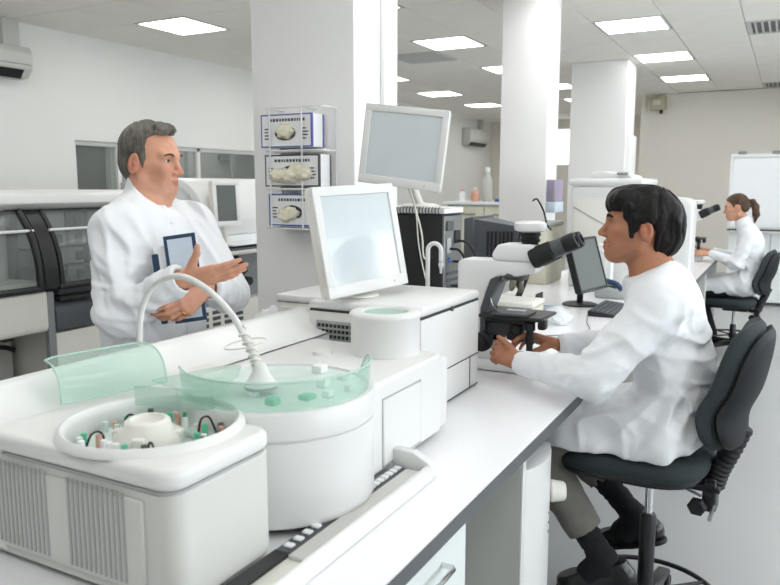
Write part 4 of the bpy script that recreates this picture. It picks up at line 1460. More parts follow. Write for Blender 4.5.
# white domed analyser with its own screen
t = thing('domed_analyser', 'white floor-standing analyser with a rounded hood and keyboard shelf left of the column', 'analyser', (-4.2, 4.7, 0))
Y0, Y1 = 3.86, 6.1
prof = [(FX - .05, 1.13)]
for k in range(13):
    a = k / 12 * PI / 2
    prof.append((FX - .33 + .30 * math.cos(a), 1.24 + .32 * math.sin(a)))
prof += [(FX - .55, 1.56), (FX - .55, 1.13)]
B().prism(prof, Y0 + .25, Y1, 'y', .012, 2).obj('hood', 'white_plastic', t)
prof = [(x - .05, z - .03) for x, z in prof]
B().prism(prof, Y0, Y0 + .25, 'y', .012, 2).obj('hood_end_shade', 'mid_grey', t)  # grey end section: shadow band at the hood opening, put into the colour
B().box(FX - 1.05, FX - .05, Y0, Y1, .98, 1.13, .01, 1).obj('waist', 'cabinet_white', t)
B().box(FX - 1.0, FX - .12, Y0, Y1, .30, .98, .006, 1).obj('lower_body', 'grey_plastic', t)
B().box(FX - 1.0, FX - .02, Y0, Y1, .05, .62, .010, 1).obj('front_panel', 'cream_plastic', t)
for q in range(4):
    for r in range(4):
        B().box(FX - .021, FX - .012, 4.02 + q * .13, 4.10 + q * .13, .42 + r * .045, .445 + r * .045).obj('vent_slot', 'dark_grey', t)
B().box(FX - .95, FX - .1, Y0 + .05, Y1 - .05, 0, .052).obj('plinth', 'dark_grey', t)
sh = B().box(FX - .15, FX + .18, 4.12, 4.95, 1.00, 1.03, .012, 2).obj('keyboard_shelf', 'cabinet_grey', t)
B().tube([(FX - .1, 4.5, .98), (FX + .02, 4.5, .85), (FX - .1, 4.5, .76)], .02, 8).obj('shelf_arm', 'black_plastic', t)
for y in (4.35, 4.52, 4.66):
    B().cyl((FX - .12, y, .80 + .06 * math.sin(y * 9)), (FX - .07, y, .80 + .06 * math.sin(y * 9)), .035, seg=14).obj('connector', 'black_plastic', t)
k = thing('keyboard', 'white keyboard under a sheet on the shelf of the domed analyser', 'keyboard', (FX + .05, 4.5, 1.03))
B().prism([(FX - .06, 1.031), (FX + .15, 1.031), (FX + .15, 1.045), (FX - .06, 1.065)], 4.2, 4.82, 'y', .004, 1).obj('case', 'dark_grey', k)
B().box(FX - .05, FX + .14, 4.22, 4.80, 1.062, 1.078, .004, 1).obj('cover', 'paper', k)
m = flat_monitor('computer_monitor', 'small white monitor with a grey-green screen on the domed analyser', (FX + .04, 4.28, 1.37), math.radians(80), math.radians(-3), 0, .25, .34, 1.031,
                 'white_plastic', 'screen_dark', 'cream_plastic', deep=.07, border=.035, foot_xy=(FX - .03, 4.36), foot_r=.07)
tag(B().tube(spline([(FX + .02, 4.13, 1.27), (FX + .05, 4.11, 1.18), (FX + .04, 4.10, 1.10), (FX + .0, 4.16, 1.04)], 6), .012, 8).obj('barcode_reader_cable', 'black_rubber', angle=180),
    'black cable hanging beside the small white monitor', 'cable')

# ================================================================== LAB STOOLS
def stool(label, loc, rotz, seat_z, ring_z=.17):
    """local: sitter faces -x, seat centre at the origin"""
    t = thing('lab_stool', label, 'stool', loc, rotz, 'swivel lab stools')
    bm = bmesh.new()
    poly = []
    for k in range(40):
        a = 2 * PI * k / 40
        c, s = math.cos(a), math.sin(a)
        r = (abs(c) ** 3.2 + abs(s) ** 3.2) ** (-1 / 3.2)
        poly.append((.235 * c * r, .225 * s * r))
    def ringpad(sets, m, name, par, ang=60):
        vs, fs = [], []
        n = len(poly)
        for sc, z, dip in sets:
            for (x, y) in poly:
                zz = z - dip * (1 if x < 0 else .3) * (x / .235) ** 2 * (1 if x < 0 else 0)
                vs.append((x * sc - .05, y * sc, zz))
        for i in range(len(sets) - 1):
            for k in range(n):
                k2 = (k + 1) % n
                fs.append((i * n + k, i * n + k2, (i + 1) * n + k2, (i + 1) * n + k))
        fs.append(tuple(reversed(range(n))))
        fs.append(tuple(range((len(sets) - 1) * n, len(sets) * n)))
        return mk(name, vs, fs, m, par, local=True, angle=ang)
    bm.free()
    Z = seat_z
    seat = ringpad([(.93, Z - .066, .02), (1.0, Z - .054, .02), (1.02, Z - .032, .02), (1.0, Z - .014, .02), (.94, Z - .004, .018), (.80, Z - .002, .012), (.5, Z - .010, .006)], 'fabric_black', 'seat', t)
    ringpad([(.6, Z - .095, 0), (.92, Z - .082, .02), (.96, Z - .068, .02), (.95, Z - .06, .02)], 'black_plastic', 'seat_shell', seat)
    # stem
    B().cyl((0, 0, .26), (0, 0, Z - .09), .0135, seg=20).obj('gas_stem', 'chrome', t, local=True)
    B().lathe([(.030, .075), (.030, .10), (.026, .11), (.026, Z - .26), (.020, Z - .25)], 24).obj('stem_sleeve', 'black_plastic', t, local=True)
    # five star base
    bs = B()
    for k in range(5):
        a = 2 * PI * k / 5 + .3
        X = Matrix.Rotation(a, 4, 'Z')
        bs.prism([(0, .07), (0, .115), (.10, .112), (.30, .075), (.31, .06), (.29, .055)], -.022, .022, 'y', .005, 1, xf=X)
    base = bs.obj('star_base', 'black_plastic', t, local=True)
    for k in range(5):
        a = 2 * PI * k / 5 + .3
        x, y = .295 * math.cos(a), .295 * math.sin(a)
        b = B()
        for s in (-1, 1):
            b.cyl((x + s * .006 * math.sin(a), y - s * .006 * math.cos(a), .026), (x + s * .024 * math.sin(a), y - s * .024 * math.cos(a), .026), .026, seg=16, bev=.004)
        b.cyl((x, y, .03), (x, y, .065), .007, seg=8)
        b.obj('caster', 'black_rubber', base, local=True)
    # foot ring
    fr = B()
    fr.tube(arc((0, 0, ring_z), .235, 0, 2 * PI, 48, 'xy')[:-1], .009, 8, closed=True)
    ring = fr.obj('foot_ring', 'black_plastic', t, local=True, angle=180)
    b = B()
    for k in range(4):
        a = PI / 2 * k + .8
        b.tube([(.02 * math.cos(a), .02 * math.sin(a), ring_z), (.232 * math.cos(a), .232 * math.sin(a), ring_z)], .007, 8)
    b.lathe([(.034, ring_z - .02), (.034, ring_z + .02)], 20)
    b.obj('ring_spokes', 'black_plastic', ring, local=True)
    # mechanism
    mc = B()
    mc.box(-.09, .12, -.06, .06, Z - .125, Z - .085, .006, 1)
    mc.box(.10, .22, -.035, .035, Z - .125, Z - .10, .004, 1)
    mech = mc.obj('mechanism', 'black_plastic', t, local=True)
    br = B()
    br.box(.168, .210, -.035, .035, Z - .19, Z - .075, .006, 1)
    br.cyl((.189, -.05, Z - .095), (.189, .05, Z - .095), .011, seg=14)
    br.obj('tilt_bracket', 'black_plastic', mech, local=True)
    B().lathe([(0, 0), (.026, 0), (.030, .006), (.030, .022), (.024, .028), (0, .028)], 6, frame_to((.160, -.04, Z - .170), (.155, -.10, Z - .170))).obj('adjust_knob', 'black_rubber', mech, local=True)
    B().tube([(.08, -.05, Z - .105), (.17, -.06, Z - .130)], .005, 8).obj('tilt_rod', 'steel', mech, local=True)
    B().tube([(.205, -.035, Z - .16), (.195, -.04, Z - .215)], .006, 8).obj('lever', 'steel', mech, local=True)
    # ribbed back support
    sp = spline([(.196, 0, Z - .11), (.212, 0, Z - .05), (.240, 0, Z + .02), (.270, 0, Z + .10)], 8)
    rad = [.030 + (.004 if (i // 1) % 2 else 0) for i in range(len(sp))]
    B().tube(sp, rad, 14).obj('back_support', 'black_rubber', t, local=True, angle=30)
    # backrest: pad and rear shell, both curved
    def pad(x_off, th, sc, name, m, par, bulge):
        vs, fs = [], []
        NU, NV = 26, 28
        for side in (0, 1):
            for i in range(NU + 1):
                for j in range(NV + 1):
                    u, v = 2 * i / NU - 1, 2 * j / NV - 1
                    # rounded outline, narrower on top
                    wv = .195 * sc * (1 - .10 * v)
                    y = u * wv * math.sqrt(1 - .30 * v ** 4)
                    z = v * .205 * sc * math.sqrt(1 - .34 * u ** 4)
                    edge = max(0, 1 - abs(u) ** 5) * max(0, 1 - abs(v) ** 5)
                    x = .055 * -(y / .2) ** 2 + .035 * math.cos(v * 1.6) * 0
                    x += -.02 * math.exp(-((v + .45) / .35) ** 2)
                    x += (-th / 2 - bulge * 0) * edge ** .5 if side == 0 else (th / 2) * edge ** .5
                    vs.append((x + x_off, y, z))
        n = (NU + 1) * (NV + 1)
        for i in range(NU):
            for j in range(NV):
                q = (i * (NV + 1) + j, (i + 1) * (NV + 1) + j, (i + 1) * (NV + 1) + j + 1, i * (NV + 1) + j + 1)
                fs.append(q)
                fs.append(tuple(n + k for k in reversed(q)))
        rim = [i * (NV + 1) for i in range(NU + 1)] + [NU * (NV + 1) + j for j in range(1, NV + 1)] + \
              [i * (NV + 1) + NV for i in range(NU - 1, -1, -1)] + [j for j in range(NV - 1, 0, -1)]
        for k in range(len(rim)):
            a, c = rim[k], rim[(k + 1) % len(rim)]
            fs.append((a, n + a, n + c, c))
        X = Matrix.Translation((.270, 0, Z + .235)) @ Matrix.Rotation(.17, 4, 'Y')
        return mk(name, [tuple(X @ Vector(p)) for p in vs], fs, m, par, local=True, angle=75)
    bk = pad(-.01, .072, 1.0, 'backrest', 'fabric_black', t, 0)
    pad(.028, .044, .93, 'back_shell', 'chair_shell', bk, 0)
    return t


st1 = stool('dark grey swivel lab stool the seated man sits on', (-.350, 2.5, 0), math.radians(-4), .658, .125)
st2 = stool('dark grey swivel lab stool the woman with the ponytail sits on', (-.38, 7.3, 0), math.radians(-6), .51, .16)

# ================================================================== SCULPTING: smooth unions of rounded shapes, meshed once
def V3(*a):
    return np.array(a, dtype=np.float64)


def nrm(v):
    v = np.asarray(v, dtype=np.float64)
    return v / np.linalg.norm(v)


def sd_cap(P, a, b, ra, rb):
    ba = b - a
    t = np.clip(((P - a) @ ba) / max(ba @ ba, 1e-12), 0, 1)
    return np.linalg.norm(P - a - t[:, None] * ba, axis=1) - (ra + (rb - ra) * t)


def sd_ell(P, c, r, R=None):
    q = P - c
    if R is not None:
        q = q @ R
    k0 = np.linalg.norm(q / r, axis=1)
    k1 = np.linalg.norm(q / (r * r), axis=1)
    return k0 * (k0 - 1) / np.maximum(k1, 1e-9)


def smin(a, b, k):
    h = np.maximum(k - np.abs(a - b), 0) / k
    return np.minimum(a, b) - h * h * k * .25


def smax(a, b, k):
    return -smin(-a, -b, k)


_rs = np.random.RandomState(5)
_HT = _rs.rand(4096)


def vnoise(P):
    """value noise in 0..1"""
    i = np.floor(P).astype(np.int64)
    f = P - i
    f = f * f * (3 - 2 * f)
    def h(a, b, c):
        return _HT[((a * 73 + b * 179 + c * 283) ^ (a * 7 + b * 31 * a)) & 4095]
    x, y, z = i[:, 0], i[:, 1], i[:, 2]
    r = 0
    for dx in (0, 1):
        for dy in (0, 1):
            for dz in (0, 1):
                wgt = (f[:, 0] if dx else 1 - f[:, 0]) * (f[:, 1] if dy else 1 - f[:, 1]) * (f[:, 2] if dz else 1 - f[:, 2])
                r = r + wgt * h(x + dx, y + dy, z + dz)
    return r


class Sdf:
    def __init__(self):
        self.ops = []
        self.lo = np.full(3, 1e9)
        self.hi = np.full(3, -1e9)
        self.post = None

    def _add(self, kind, fn, k, lo, hi, grow=True):
        self.ops.append((kind, fn, k, lo - .06 - k, hi + .06 + k))
        if kind == 'u' and grow:
            self.lo = np.minimum(self.lo, lo)
            self.hi = np.maximum(self.hi, hi)
        return self

    def cap(self, a, b, ra, rb=None, k=.02, sub=False):
        a, b = np.asarray(a, float), np.asarray(b, float)
        rb = ra if rb is None else rb
        r = max(ra, rb)
        return self._add('s' if sub else 'u', lambda P: sd_cap(P, a, b, ra, rb), k, np.minimum(a, b) - r, np.maximum(a, b) + r)

    def chain(self, pts, rs, k=.02, sub=False):
        for i in range(len(pts) - 1):
            self.cap(pts[i], pts[i + 1], rs[i], rs[i + 1], k, sub)
        return self

    def ell(self, c, r, k=.02, R=None, sub=False):
        c, r = np.asarray(c, float), np.asarray(r, float)
        m = r.max() if R is not None else r
        return self._add('s' if sub else 'u', lambda P: sd_ell(P, c, r, R), k, c - m, c + m)

    def fn(self, kind, f, k, lo, hi):
        return self._add(kind, f, k, np.asarray(lo, float), np.asarray(hi, float))

    def ev(self, P):
        d = np.full(len(P), 1.0)
        for kind, f, k, lo, hi in self.ops:
            m = np.all((P > lo) & (P < hi), axis=1)
            if not m.any():
                continue
            v = f(P[m])
            if kind == 'u':
                d[m] = smin(d[m], v, k)
            elif kind == 's':
                d[m] = smax(d[m], -v, k)
            elif kind == 'i':
                d[m] = smax(d[m], v, k)
            elif kind == 'd':
                d[m] = d[m] + v
        return d


CORN = np.array([(i, j, k) for i in (0, 1) for j in (0, 1) for k in (0, 1)])
EDG = [(a, b) for a in range(8) for b in range(a + 1, 8) if np.abs(CORN[a] - CORN[b]).sum() == 1]


def surface(sdf, vox, blk=4, slack=1.9):
    lo = sdf.lo - vox * 6 - .01
    n = np.ceil((sdf.hi + vox * 6 + .01 - lo) / vox / blk).astype(int) * blk
    nb = n // blk
    g = np.stack(np.meshgrid(*[np.arange(q) for q in nb], indexing='ij'), -1).reshape(-1, 3)
    dc = sdf.ev(lo + (g + .5) * blk * vox - .5 * vox)
    near = np.abs(dc) < blk * vox * slack
    D = np.repeat(np.repeat(np.repeat(dc.reshape(nb), blk, 0), blk, 1), blk, 2).astype(np.float32)
    bi = g[near]
    loc = np.stack(np.meshgrid(*[np.arange(blk)] * 3, indexing='ij'), -1).reshape(-1, 3)
    I = (bi[:, None, :] * blk + loc[None]).reshape(-1, 3)
    vals = np.empty(len(I), np.float32)
    for s in range(0, len(I), 400000):
        vals[s:s + 400000] = sdf.ev(lo + I[s:s + 400000] * vox)
    D[I[:, 0], I[:, 1], I[:, 2]] = vals
    S = D < 0
    c = sum(S[a:n[0] - 1 + a, b:n[1] - 1 + b, e:n[2] - 1 + e].astype(np.int8) for a, b, e in CORN)
    act = (c > 0) & (c < 8)
    idx = np.argwhere(act)
    ids = np.full(act.shape, -1, np.int32)
    ids[act] = np.arange(len(idx))
    val = [D[idx[:, 0] + q[0], idx[:, 1] + q[1], idx[:, 2] + q[2]] for q in CORN]
    acc = np.zeros((len(idx), 3))
    cnt = np.zeros(len(idx))
    for a, b in EDG:
        m = (val[a] < 0) != (val[b] < 0)
        t = val[a][m] / (val[a][m] - val[b][m])
        acc[m] += CORN[a] + t[:, None] * (CORN[b] - CORN[a])
        cnt[m] += 1
    V = (idx + acc / cnt[:, None]) * vox + lo
    F = []
    for ax in range(3):
        o1, o2 = [(1, 2), (2, 0), (0, 1)][ax]
        sl0 = [slice(1, -1)] * 3
        sl1 = [slice(1, -1)] * 3
        sl0[ax] = slice(0, -1)
        sl1[ax] = slice(1, None)
        A_, B_ = S[tuple(sl0)], S[tuple(sl1)]
        e = np.argwhere(A_ != B_)
        base = e.copy()
        base[:, o1] += 1
        base[:, o2] += 1
        fl = A_[e[:, 0], e[:, 1], e[:, 2]]
        q = []
        for d1, d2 in ((-1, -1), (0, -1), (0, 0), (-1, 0)):
            p = base.copy()
            p[:, o1] += d1
            p[:, o2] += d2
            q.append(ids[p[:, 0], p[:, 1], p[:, 2]])
        q = np.stack(q, 1)
        q[~fl] = q[~fl][:, ::-1]
        F.append(q)
    F = np.concatenate(F)
    F = F[(F >= 0).all(1)]
    return V, F


def sculpt(name, sdf, vox, m, parent, colf=None):
    V, F = surface(sdf, vox)
    return mk(name, V, F, m, parent, cols=colf(V) if colf else None, angle=180)


# ------------------------------------------------------------------ head
class Frame:
    """head space: x forward, y to the person's left, z up, origin between the eyes' height and the ears"""

    def __init__(self, c, yaw, pitch, roll=0.0, s=1.0):
        m = Matrix.Rotation(yaw, 3, 'Z') @ Matrix.Rotation(-pitch, 3, 'Y') @ Matrix.Rotation(roll, 3, 'X')
        self.R = np.array(m)
        self.c = np.asarray(c, float)
        self.s = s

    def inv(self, P):
        return (P - self.c) @ self.R / self.s

    def to(self, p):
        return np.asarray(p, float) @ self.R.T * self.s + self.c


def head_local(opt):
    s = Sdf()
    Y = (-1, 1)
    cz = opt.get('crown', .086)
    s.ell((-.010, 0, .028), (.098, .076, cz), .02)
    s.ell((.036, 0, -.036), (.055, .058, .084), .03)
    for y in Y:
        s.cap((.0, y * .050, -.056), (.058, y * .015, -.101), .021, .019, .028)
        s.cap((.016, y * .057, -.024), (.064, y * .042, -.024), .016, .014, .026)
        s.cap((.074, y * .043, .015), (.086, y * .010, .013), .010, .011, .020)
    for y in Y:
        s.ell((.050, y * .079, -.062), (.032, .020, .026), .03, sub=True)
        s.cap((-.004, y * .052, -.040), (-.002, y * .053, -.070), .014, .014, .02)
    s.ell((.068, 0, -.103), (.021, .024, .016), .020)
    s.ell((.062, 0, -.073), (.029, .032, .028), .022)
    for y in Y:
        s.ell((.098, y * .032, -.002), (.020, .019, .0125), .012, sub=True)
        s.ell((.0705, y * .032, -.002), (.0150, .0158, .0142), .004)
        s.ell((.086, y * .0325, -.0025), (.013, .0132, opt.get('slit', .0050)), .0025, sub=True)
    s.cap((.084, 0, .008), (.1075, 0, -.034), .0075, .0098, .011)
    s.ell((.1085, 0, -.0385), (.0115, .0115, .0100), .006)
    for y in Y:
        s.ell((.0965, y * .0125, -.0425), (.0115, .0068, .0080), .007)
        s.ell((.101, y * .0065, -.0505), (.0045, .0034, .004), .003, sub=True)
    sm = opt.get('smile', .003)
    for y in Y:
        s.cap((.078, y * .022, -.0735 + sm), (.0925, 0, -.0675), .0042, .0062, .006)
        s.cap((.078, y * .020, -.0755 + sm), (.0905, 0, -.0795), .0045, .0076, .006)
        s.cap((.084, y * .024, -.0738 + sm), (.1000, 0, -.0732), .0016, .0022, .003, sub=True)
    for y in Y:
        a = .22
        R = np.array([[math.cos(a), 0, math.sin(a)], [0, 1, 0], [-math.sin(a), 0, math.cos(a)]])
        ex = opt.get('ear_x', -.014)
        s.ell((ex, y * .080, -.016), (.0195, .0095, .034), .006, R=R)
        s.ell((ex + .002, y * .0905, -.010), (.0125, .0090, .0215), .004, R=R, sub=True)
        s.ell((ex + .006, y * .083, -.016), (.005, .006, .010), .004)
    nx = opt.get('neck', (-.052, 0, -.21))
    s.cap((-.022, 0, -.055), nx, opt.get('neck_r', .054), opt.get('neck_r', .054) + .005, .022)
    s.cap((.012, 0, -.088), (nx[0] + .03, 0, nx[2] + .02), .020, .026, .022)
    for y in Y:
        s.cap((.090, y * .020, -.046), (.076, y * .034, -.074), .0018, .0022, .006, sub=True)
    return s


def add_head(S, F, opt):
    loc = head_local(opt)
    c = F.to((0, 0, -.05))
    S.fn('u', lambda P: loc.ev(F.inv(P)) * F.s, .02, c - .20 * F.s, c + .20 * F.s)


def eyes(F, parent, iris, gaze=(1, 0, 0)):
    gz = nrm(gaze)
    for y in (-1, 1):
        n, rings = 20, 14
        ax = frame_to((0, 0, 0), tuple(gz))
        vs, fs, cs = [], [], []
        r = .0122
        for i in range(rings + 1):
            t = PI * i / rings
            for k in range(n):
                a = 2 * PI * k / n
                p = ax @ Vector((r * math.sin(t) * math.cos(a), r * math.sin(t) * math.sin(a), r * math.cos(t)))
                vs.append(F.to((p.x + .0722, p.y + y * .032, p.z - .002)))
                cs.append((.015, .012, .01) if t < .28 else iris if t < .66 else (.62, .60, .58))
        for i in range(rings):
            for k in range(n):
                k2 = (k + 1) % n
                fs.append((i * n + k, (i + 1) * n + k, (i + 1) * n + k2, i * n + k2))
        mk('eye', vs, fs, 'eye', parent, cols=np.array(cs), angle=180)


def brows(F, parent, col, th=.0042, lift=0.0):
    for y in (-1, 1):
        pts = [(.0915, y * .012, .0130 + lift), (.0948, y * .020, .0168 + lift), (.0945, y * .031, .0200 + lift), (.0895, y * .043, .0195 + lift), (.0800, y * .053, .0145 + lift)]
        sp = spline(pts, 5)
        b = B()
        n = len(sp)
        b.tube([tuple(F.to(p)) for p in sp], [th * F.s * (.55 + .6 * math.sin(PI * min(1, .15 + .85 * i / n))) for i in range(n)], 8)
        mk('eyebrow', b.v, b.f, 'hair_dark', parent, cols=np.tile(col, (len(b.v), 1)), angle=180)


def poly_sd(P2, poly):
    """signed distance to a polygon (negative inside)"""
    poly = np.asarray(poly, float)
    d = np.full(len(P2), 1e9)
    ins = np.zeros(len(P2), bool)
    n = len(poly)
    for i in range(n):
        a, b = poly[i], poly[(i + 1) % n]
        e = b - a
        w_ = P2 - a
        t = np.clip((w_ @ e) / (e @ e), 0, 1)
        d = np.minimum(d, np.linalg.norm(w_ - t[:, None] * e, axis=1))
        c1 = (a[1] > P2[:, 1]) != (b[1] > P2[:, 1])
        xi = a[0] + (P2[:, 1] - a[1]) * (b[0] - a[0]) / (b[1] - a[1] if abs(b[1] - a[1]) > 1e-12 else 1e-12)
        ins ^= c1 & (P2[:, 0] < xi)
    return np.where(ins, -d, d)


def hair(F, parent, ells, poly, vox, base, dark, strands=46, amp=.0035, crown=(-.05, 0, .11), extra=None, ear=True, m='hair_dark', ear_x=-.014, clumps=14, camp=.004):
    """ells: outer volumes in head space; poly: side-view outline (x, z) of the haired area"""
    L = Sdf()
    for c, r in ells:
        L.ell(c, r, .02)
    L.fn('i', lambda P: poly_sd(P[:, [0, 2]], poly), .010, V3(-.3, -.3, -.3), V3(.3, .3, .3))
    if ear:
        for y in (-1, 1):
            L.ell((ear_x - .002, y * .10, -.020), (.020, .042, .030), .006, sub=True)
    if extra:
        extra(L)
    cr = np.asarray(crown, float)

    def disp(P):
        q = P - cr
        az = np.arctan2(q[:, 1], q[:, 0])
        rad = np.linalg.norm(q, axis=1)
        wob = vnoise(P * 30) * .35
        a1 = vnoise(np.stack([(az + wob) * strands / 6.28, rad * 9, P[:, 2] * 4], 1))
        a2 = vnoise(np.stack([(az + wob * 1.4) * clumps / 6.28 + 7, rad * 14, P[:, 2] * 8], 1))
        return (a1 - .5) * 2 * amp + (a2 - .5) * 2 * camp
    L.fn('d', disp, 0.001, V3(-.3, -.3, -.3), V3(.3, .3, .3))
    S = Sdf()
    c = F.to((-.01, 0, .0))
    S.fn('u', lambda P: L.ev(F.inv(P)) * F.s, .001, c - .175 * F.s, c + .175 * F.s)

    def colf(Vw):
        P = F.inv(Vw)
        q = P - cr
        az = np.arctan2(q[:, 1], q[:, 0])
        t = vnoise(np.stack([az * strands / 2.2, np.linalg.norm(q, axis=1) * 25, P[:, 2] * 10], 1))
        t2 = vnoise(P * 22 + 3)
        f = np.clip(t * .75 + t2 * .25, 0, 1)[:, None]
        return np.asarray(dark) * (1 - f) + np.asarray(base) * f
    return sculpt('hair', S, vox, m, parent, colf)


def skin_cols(F, tone, lip, blush, stub=None):
    tone, lip, blush = np.asarray(tone), np.asarray(lip), np.asarray(blush)

    def f(Vw):
        P = F.inv(Vw)
        c = np.tile(tone, (len(P), 1))
        def mixin(w_, col):
            nonlocal c
            w_ = np.clip(w_, 0, 1)[:, None]
            c = c * (1 - w_) + np.asarray(col) * w_
        ay = np.abs(P[:, 1])
        g = lambda cx, cy, cz, r: np.exp(-(((P[:, 0] - cx) ** 2 + (ay - cy) ** 2 + (P[:, 2] - cz) ** 2) / r ** 2))
        mixin(.20 * g(.07, .040, -.032, .030), blush)
        mixin(.5 * g(.112, 0, -.040, .014), blush)
        mixin(.7 * g(-.014, .082, -.016, .028), blush)
        if stub is not None:
            w_ = np.exp(-((P[:, 2] + .095) / .035) ** 2) * (P[:, 0] > -.01) * np.clip((P[:, 0] + .01) / .03, 0, 1)
            w_ = np.maximum(w_, .8 * g(.088, .0, -.060, .018))
            mixin(stub[0] * w_, stub[1])
        lw = np.exp(-((P[:, 2] + .0735) / .0075) ** 4) * np.exp(-(ay / .021) ** 4) * (P[:, 0] > .078)
        mixin(.85 * lw, lip)
        mixin(.35 * g(.085, .032, -.002, .014), tone * .6)  # darker eyelids: crease shading painted into the skin colour
        e = ((P[:, 0] - .086) / .013) ** 2 + ((ay - .0325) / .0132) ** 2 + ((P[:, 2] + .0025) / .0050) ** 2
        mixin(.9 * np.exp(-((e - 1.2) / .35) ** 2) * (P[:, 2] > -.0035) * (P[:, 0] > .06), tone * .12)
        n = vnoise(P * 60)
        return c * (.93 + .14 * n[:, None])
    return f


# ------------------------------------------------------------------ hands
def rot_about(v, ax, a):
    ax = nrm(ax)
    return v * math.cos(a) + np.cross(ax, v) * math.sin(a) + ax * (ax @ v) * (1 - math.cos(a))


def add_hand(S, W, f, n, side, s=1.0, curl=((.25, .35, .25),) * 4, spread=(.10, .03, -.04, -.12), thumb=None, thumb_curl=(.1, .2)):
    """W wrist, f finger direction, n out of the palm, side +1 right hand, -1 left hand"""
    W = np.asarray(W, float)
    f = nrm(f)
    n = np.asarray(n, float)
    n = nrm(n - f * (n @ f))
    t = np.cross(f, n) * side          # towards the thumb
    off = (.027, .009, -.009, -.026)
    bl = (.090, .093, .088, .079)
    seg = ((.043, .025, .020), (.047, .029, .021), (.044, .027, .020), (.034, .020, .018))
    rad = ((.0098, .0088, .0078, .0066), (.0100, .0090, .0080, .0068), (.0094, .0086, .0076, .0064), (.0084, .0076, .0068, .0058))
    for i in range(4):
        b0 = W + (f * .012 + t * off[i] * .55) * s
        k0 = W + (f * bl[i] + t * off[i]) * s
        S.cap(b0, k0, .0150 * s, .0118 * s, .012)
        d = rot_about(f, n, -spread[i] * side)
        p = k0
        ang = 0
        for j in range(3):
            ang += curl[i][j]
            dd = d * math.cos(ang) + n * math.sin(ang)
            q = p + dd * seg[i][j] * s
            S.cap(p, q, rad[i][j] * s, rad[i][j + 1] * s, .004)
            p = q
    S.cap(W + (f * .03 + t * .012 + n * .006) * s, W + (f * .07 - t * .012 + n * .004) * s, .013 * s, .012 * s, .014)
    td = nrm(thumb if thumb is not None else f * .75 + t * .65 + n * .25)
    p0 = W + (f * .018 + t * .018 + n * .006) * s
    p1 = p0 + td * .042 * s
    S.cap(p0, p1, .0165 * s, .0125 * s, .012)
    bend = nrm(f * .8 - t * .2 + n * .3)
    d2 = nrm(td * math.cos(thumb_curl[0]) + bend * math.sin(thumb_curl[0]))
    p2 = p1 + d2 * .031 * s
    S.cap(p1, p2, .0118 * s, .0104 * s, .006)
    d3 = nrm(td * math.cos(thumb_curl[1]) + bend * math.sin(thumb_curl[1]))
    p3 = p2 + d3 * .025 * s
    S.cap(p2, p3, .0104 * s, .0080 * s, .005)


def fold(S, pts, r, k=.018, sub=False):
    S.chain([np.asarray(p, float) for p in pts], [r * .4] + [r] * (len(pts) - 2) + [r * .4], k, sub)

# ================================================================== PEOPLE
def wrinkle(S, c, R, w_, lam, amp, warp=.9, seed=0.0):
    c, w_ = np.asarray(c, float), nrm(w_)
    R = np.asarray(R, float) if np.ndim(R) else np.full(3, float(R))

    def f(P):
        q = (P - c) / R
        g = np.exp(-(q * q).sum(1))
        a = P @ w_
        Q = (P - a[:, None] * w_) * (.42 / lam) + w_ * (a * 1.35 / lam)[:, None] + seed * 3.7
        Q = Q + (vnoise(P * (.5 / lam) + seed)[:, None] - .5) * warp
        n = vnoise(Q)
        return 1.5 * amp * g * (np.minimum(np.abs(2 * n - 1), .6) * 3.2 - .95)
    S.ops.append(('d', f, .001, c - 2.2 * R, c + 2.2 * R))


def rumple(S, amp, sc, seed=0.0):
    lo, hi = S.lo - .05, S.hi + .05

    def f(P):
        return (vnoise(P * sc + seed) - .5) * 2 * amp + (vnoise(P * sc * 2.3 + seed + 9) - .5) * amp * .8
    S.ops.append(('d', f, .001, lo, hi))


def cuff(S, a, b, r, depth=.03):
    """hollow at the end of a sleeve: a inside the arm, b past the opening"""
    S.cap(a, b, r, r, .004, sub=True)


def plane_cut(S, p, n, k=.006, lo=None, hi=None):
    """keep the side that n points away from"""
    p, n = np.asarray(p, float), nrm(n)
    S.ops.append(('i', lambda P: (P - p) @ n, k, S.lo - .1 if lo is None else np.asarray(lo, float), S.hi + .1 if hi is None else np.asarray(hi, float)))


def shoe(name, parent, heel, toe, w_=.042, h=.075, up=(0, 0, 1), m='shoe_leather', vox=.004):
    heel, toe, up = np.asarray(heel, float), np.asarray(toe, float), nrm(up)
    f = nrm(toe - heel)
    up = nrm(up - f * (up @ f))
    L = np.linalg.norm(toe - heel)
    S = Sdf()
    S.cap(heel + f * .035 + up * .035, heel + f * .10 + up * .036, .035, .036, .02)
    S.cap(heel + f * .10 + up * .034, toe - f * .045 + up * .026, .036, w_ * .92, .03)
    S.cap(toe - f * .05 + up * .024, toe - f * .03 + up * .022, w_ * .92, .026, .03)
    S.cap(heel + f * .04 + up * .05, heel + f * .055 + up * h, .034, .037, .02)
    plane_cut(S, heel + up * .004, -up, .004)
    plane_cut(S, heel + up * (h + .012) + f * .05, up * 1.0 + f * .25, .004)
    o = sculpt(name, S, vox, m, parent)
    sol = Sdf()
    sd = np.cross(up, f)
    sol.cap(heel + f * .036 + up * .002, heel + f * .11 + up * .002, .037, .036, .02)
    sol.cap(heel + f * .10 + up * .002, toe - f * .045 + up * .002, .036, w_, .03)
    sol.cap(toe - f * .05 + up * .002, toe - f * .028 + up * .002, w_, .03, .03)
    plane_cut(sol, heel + up * .011, up, .003)
    plane_cut(sol, heel - up * .007, -up, .003)
    sculpt('sole', sol, vox, 'black_rubber', o)
    return o


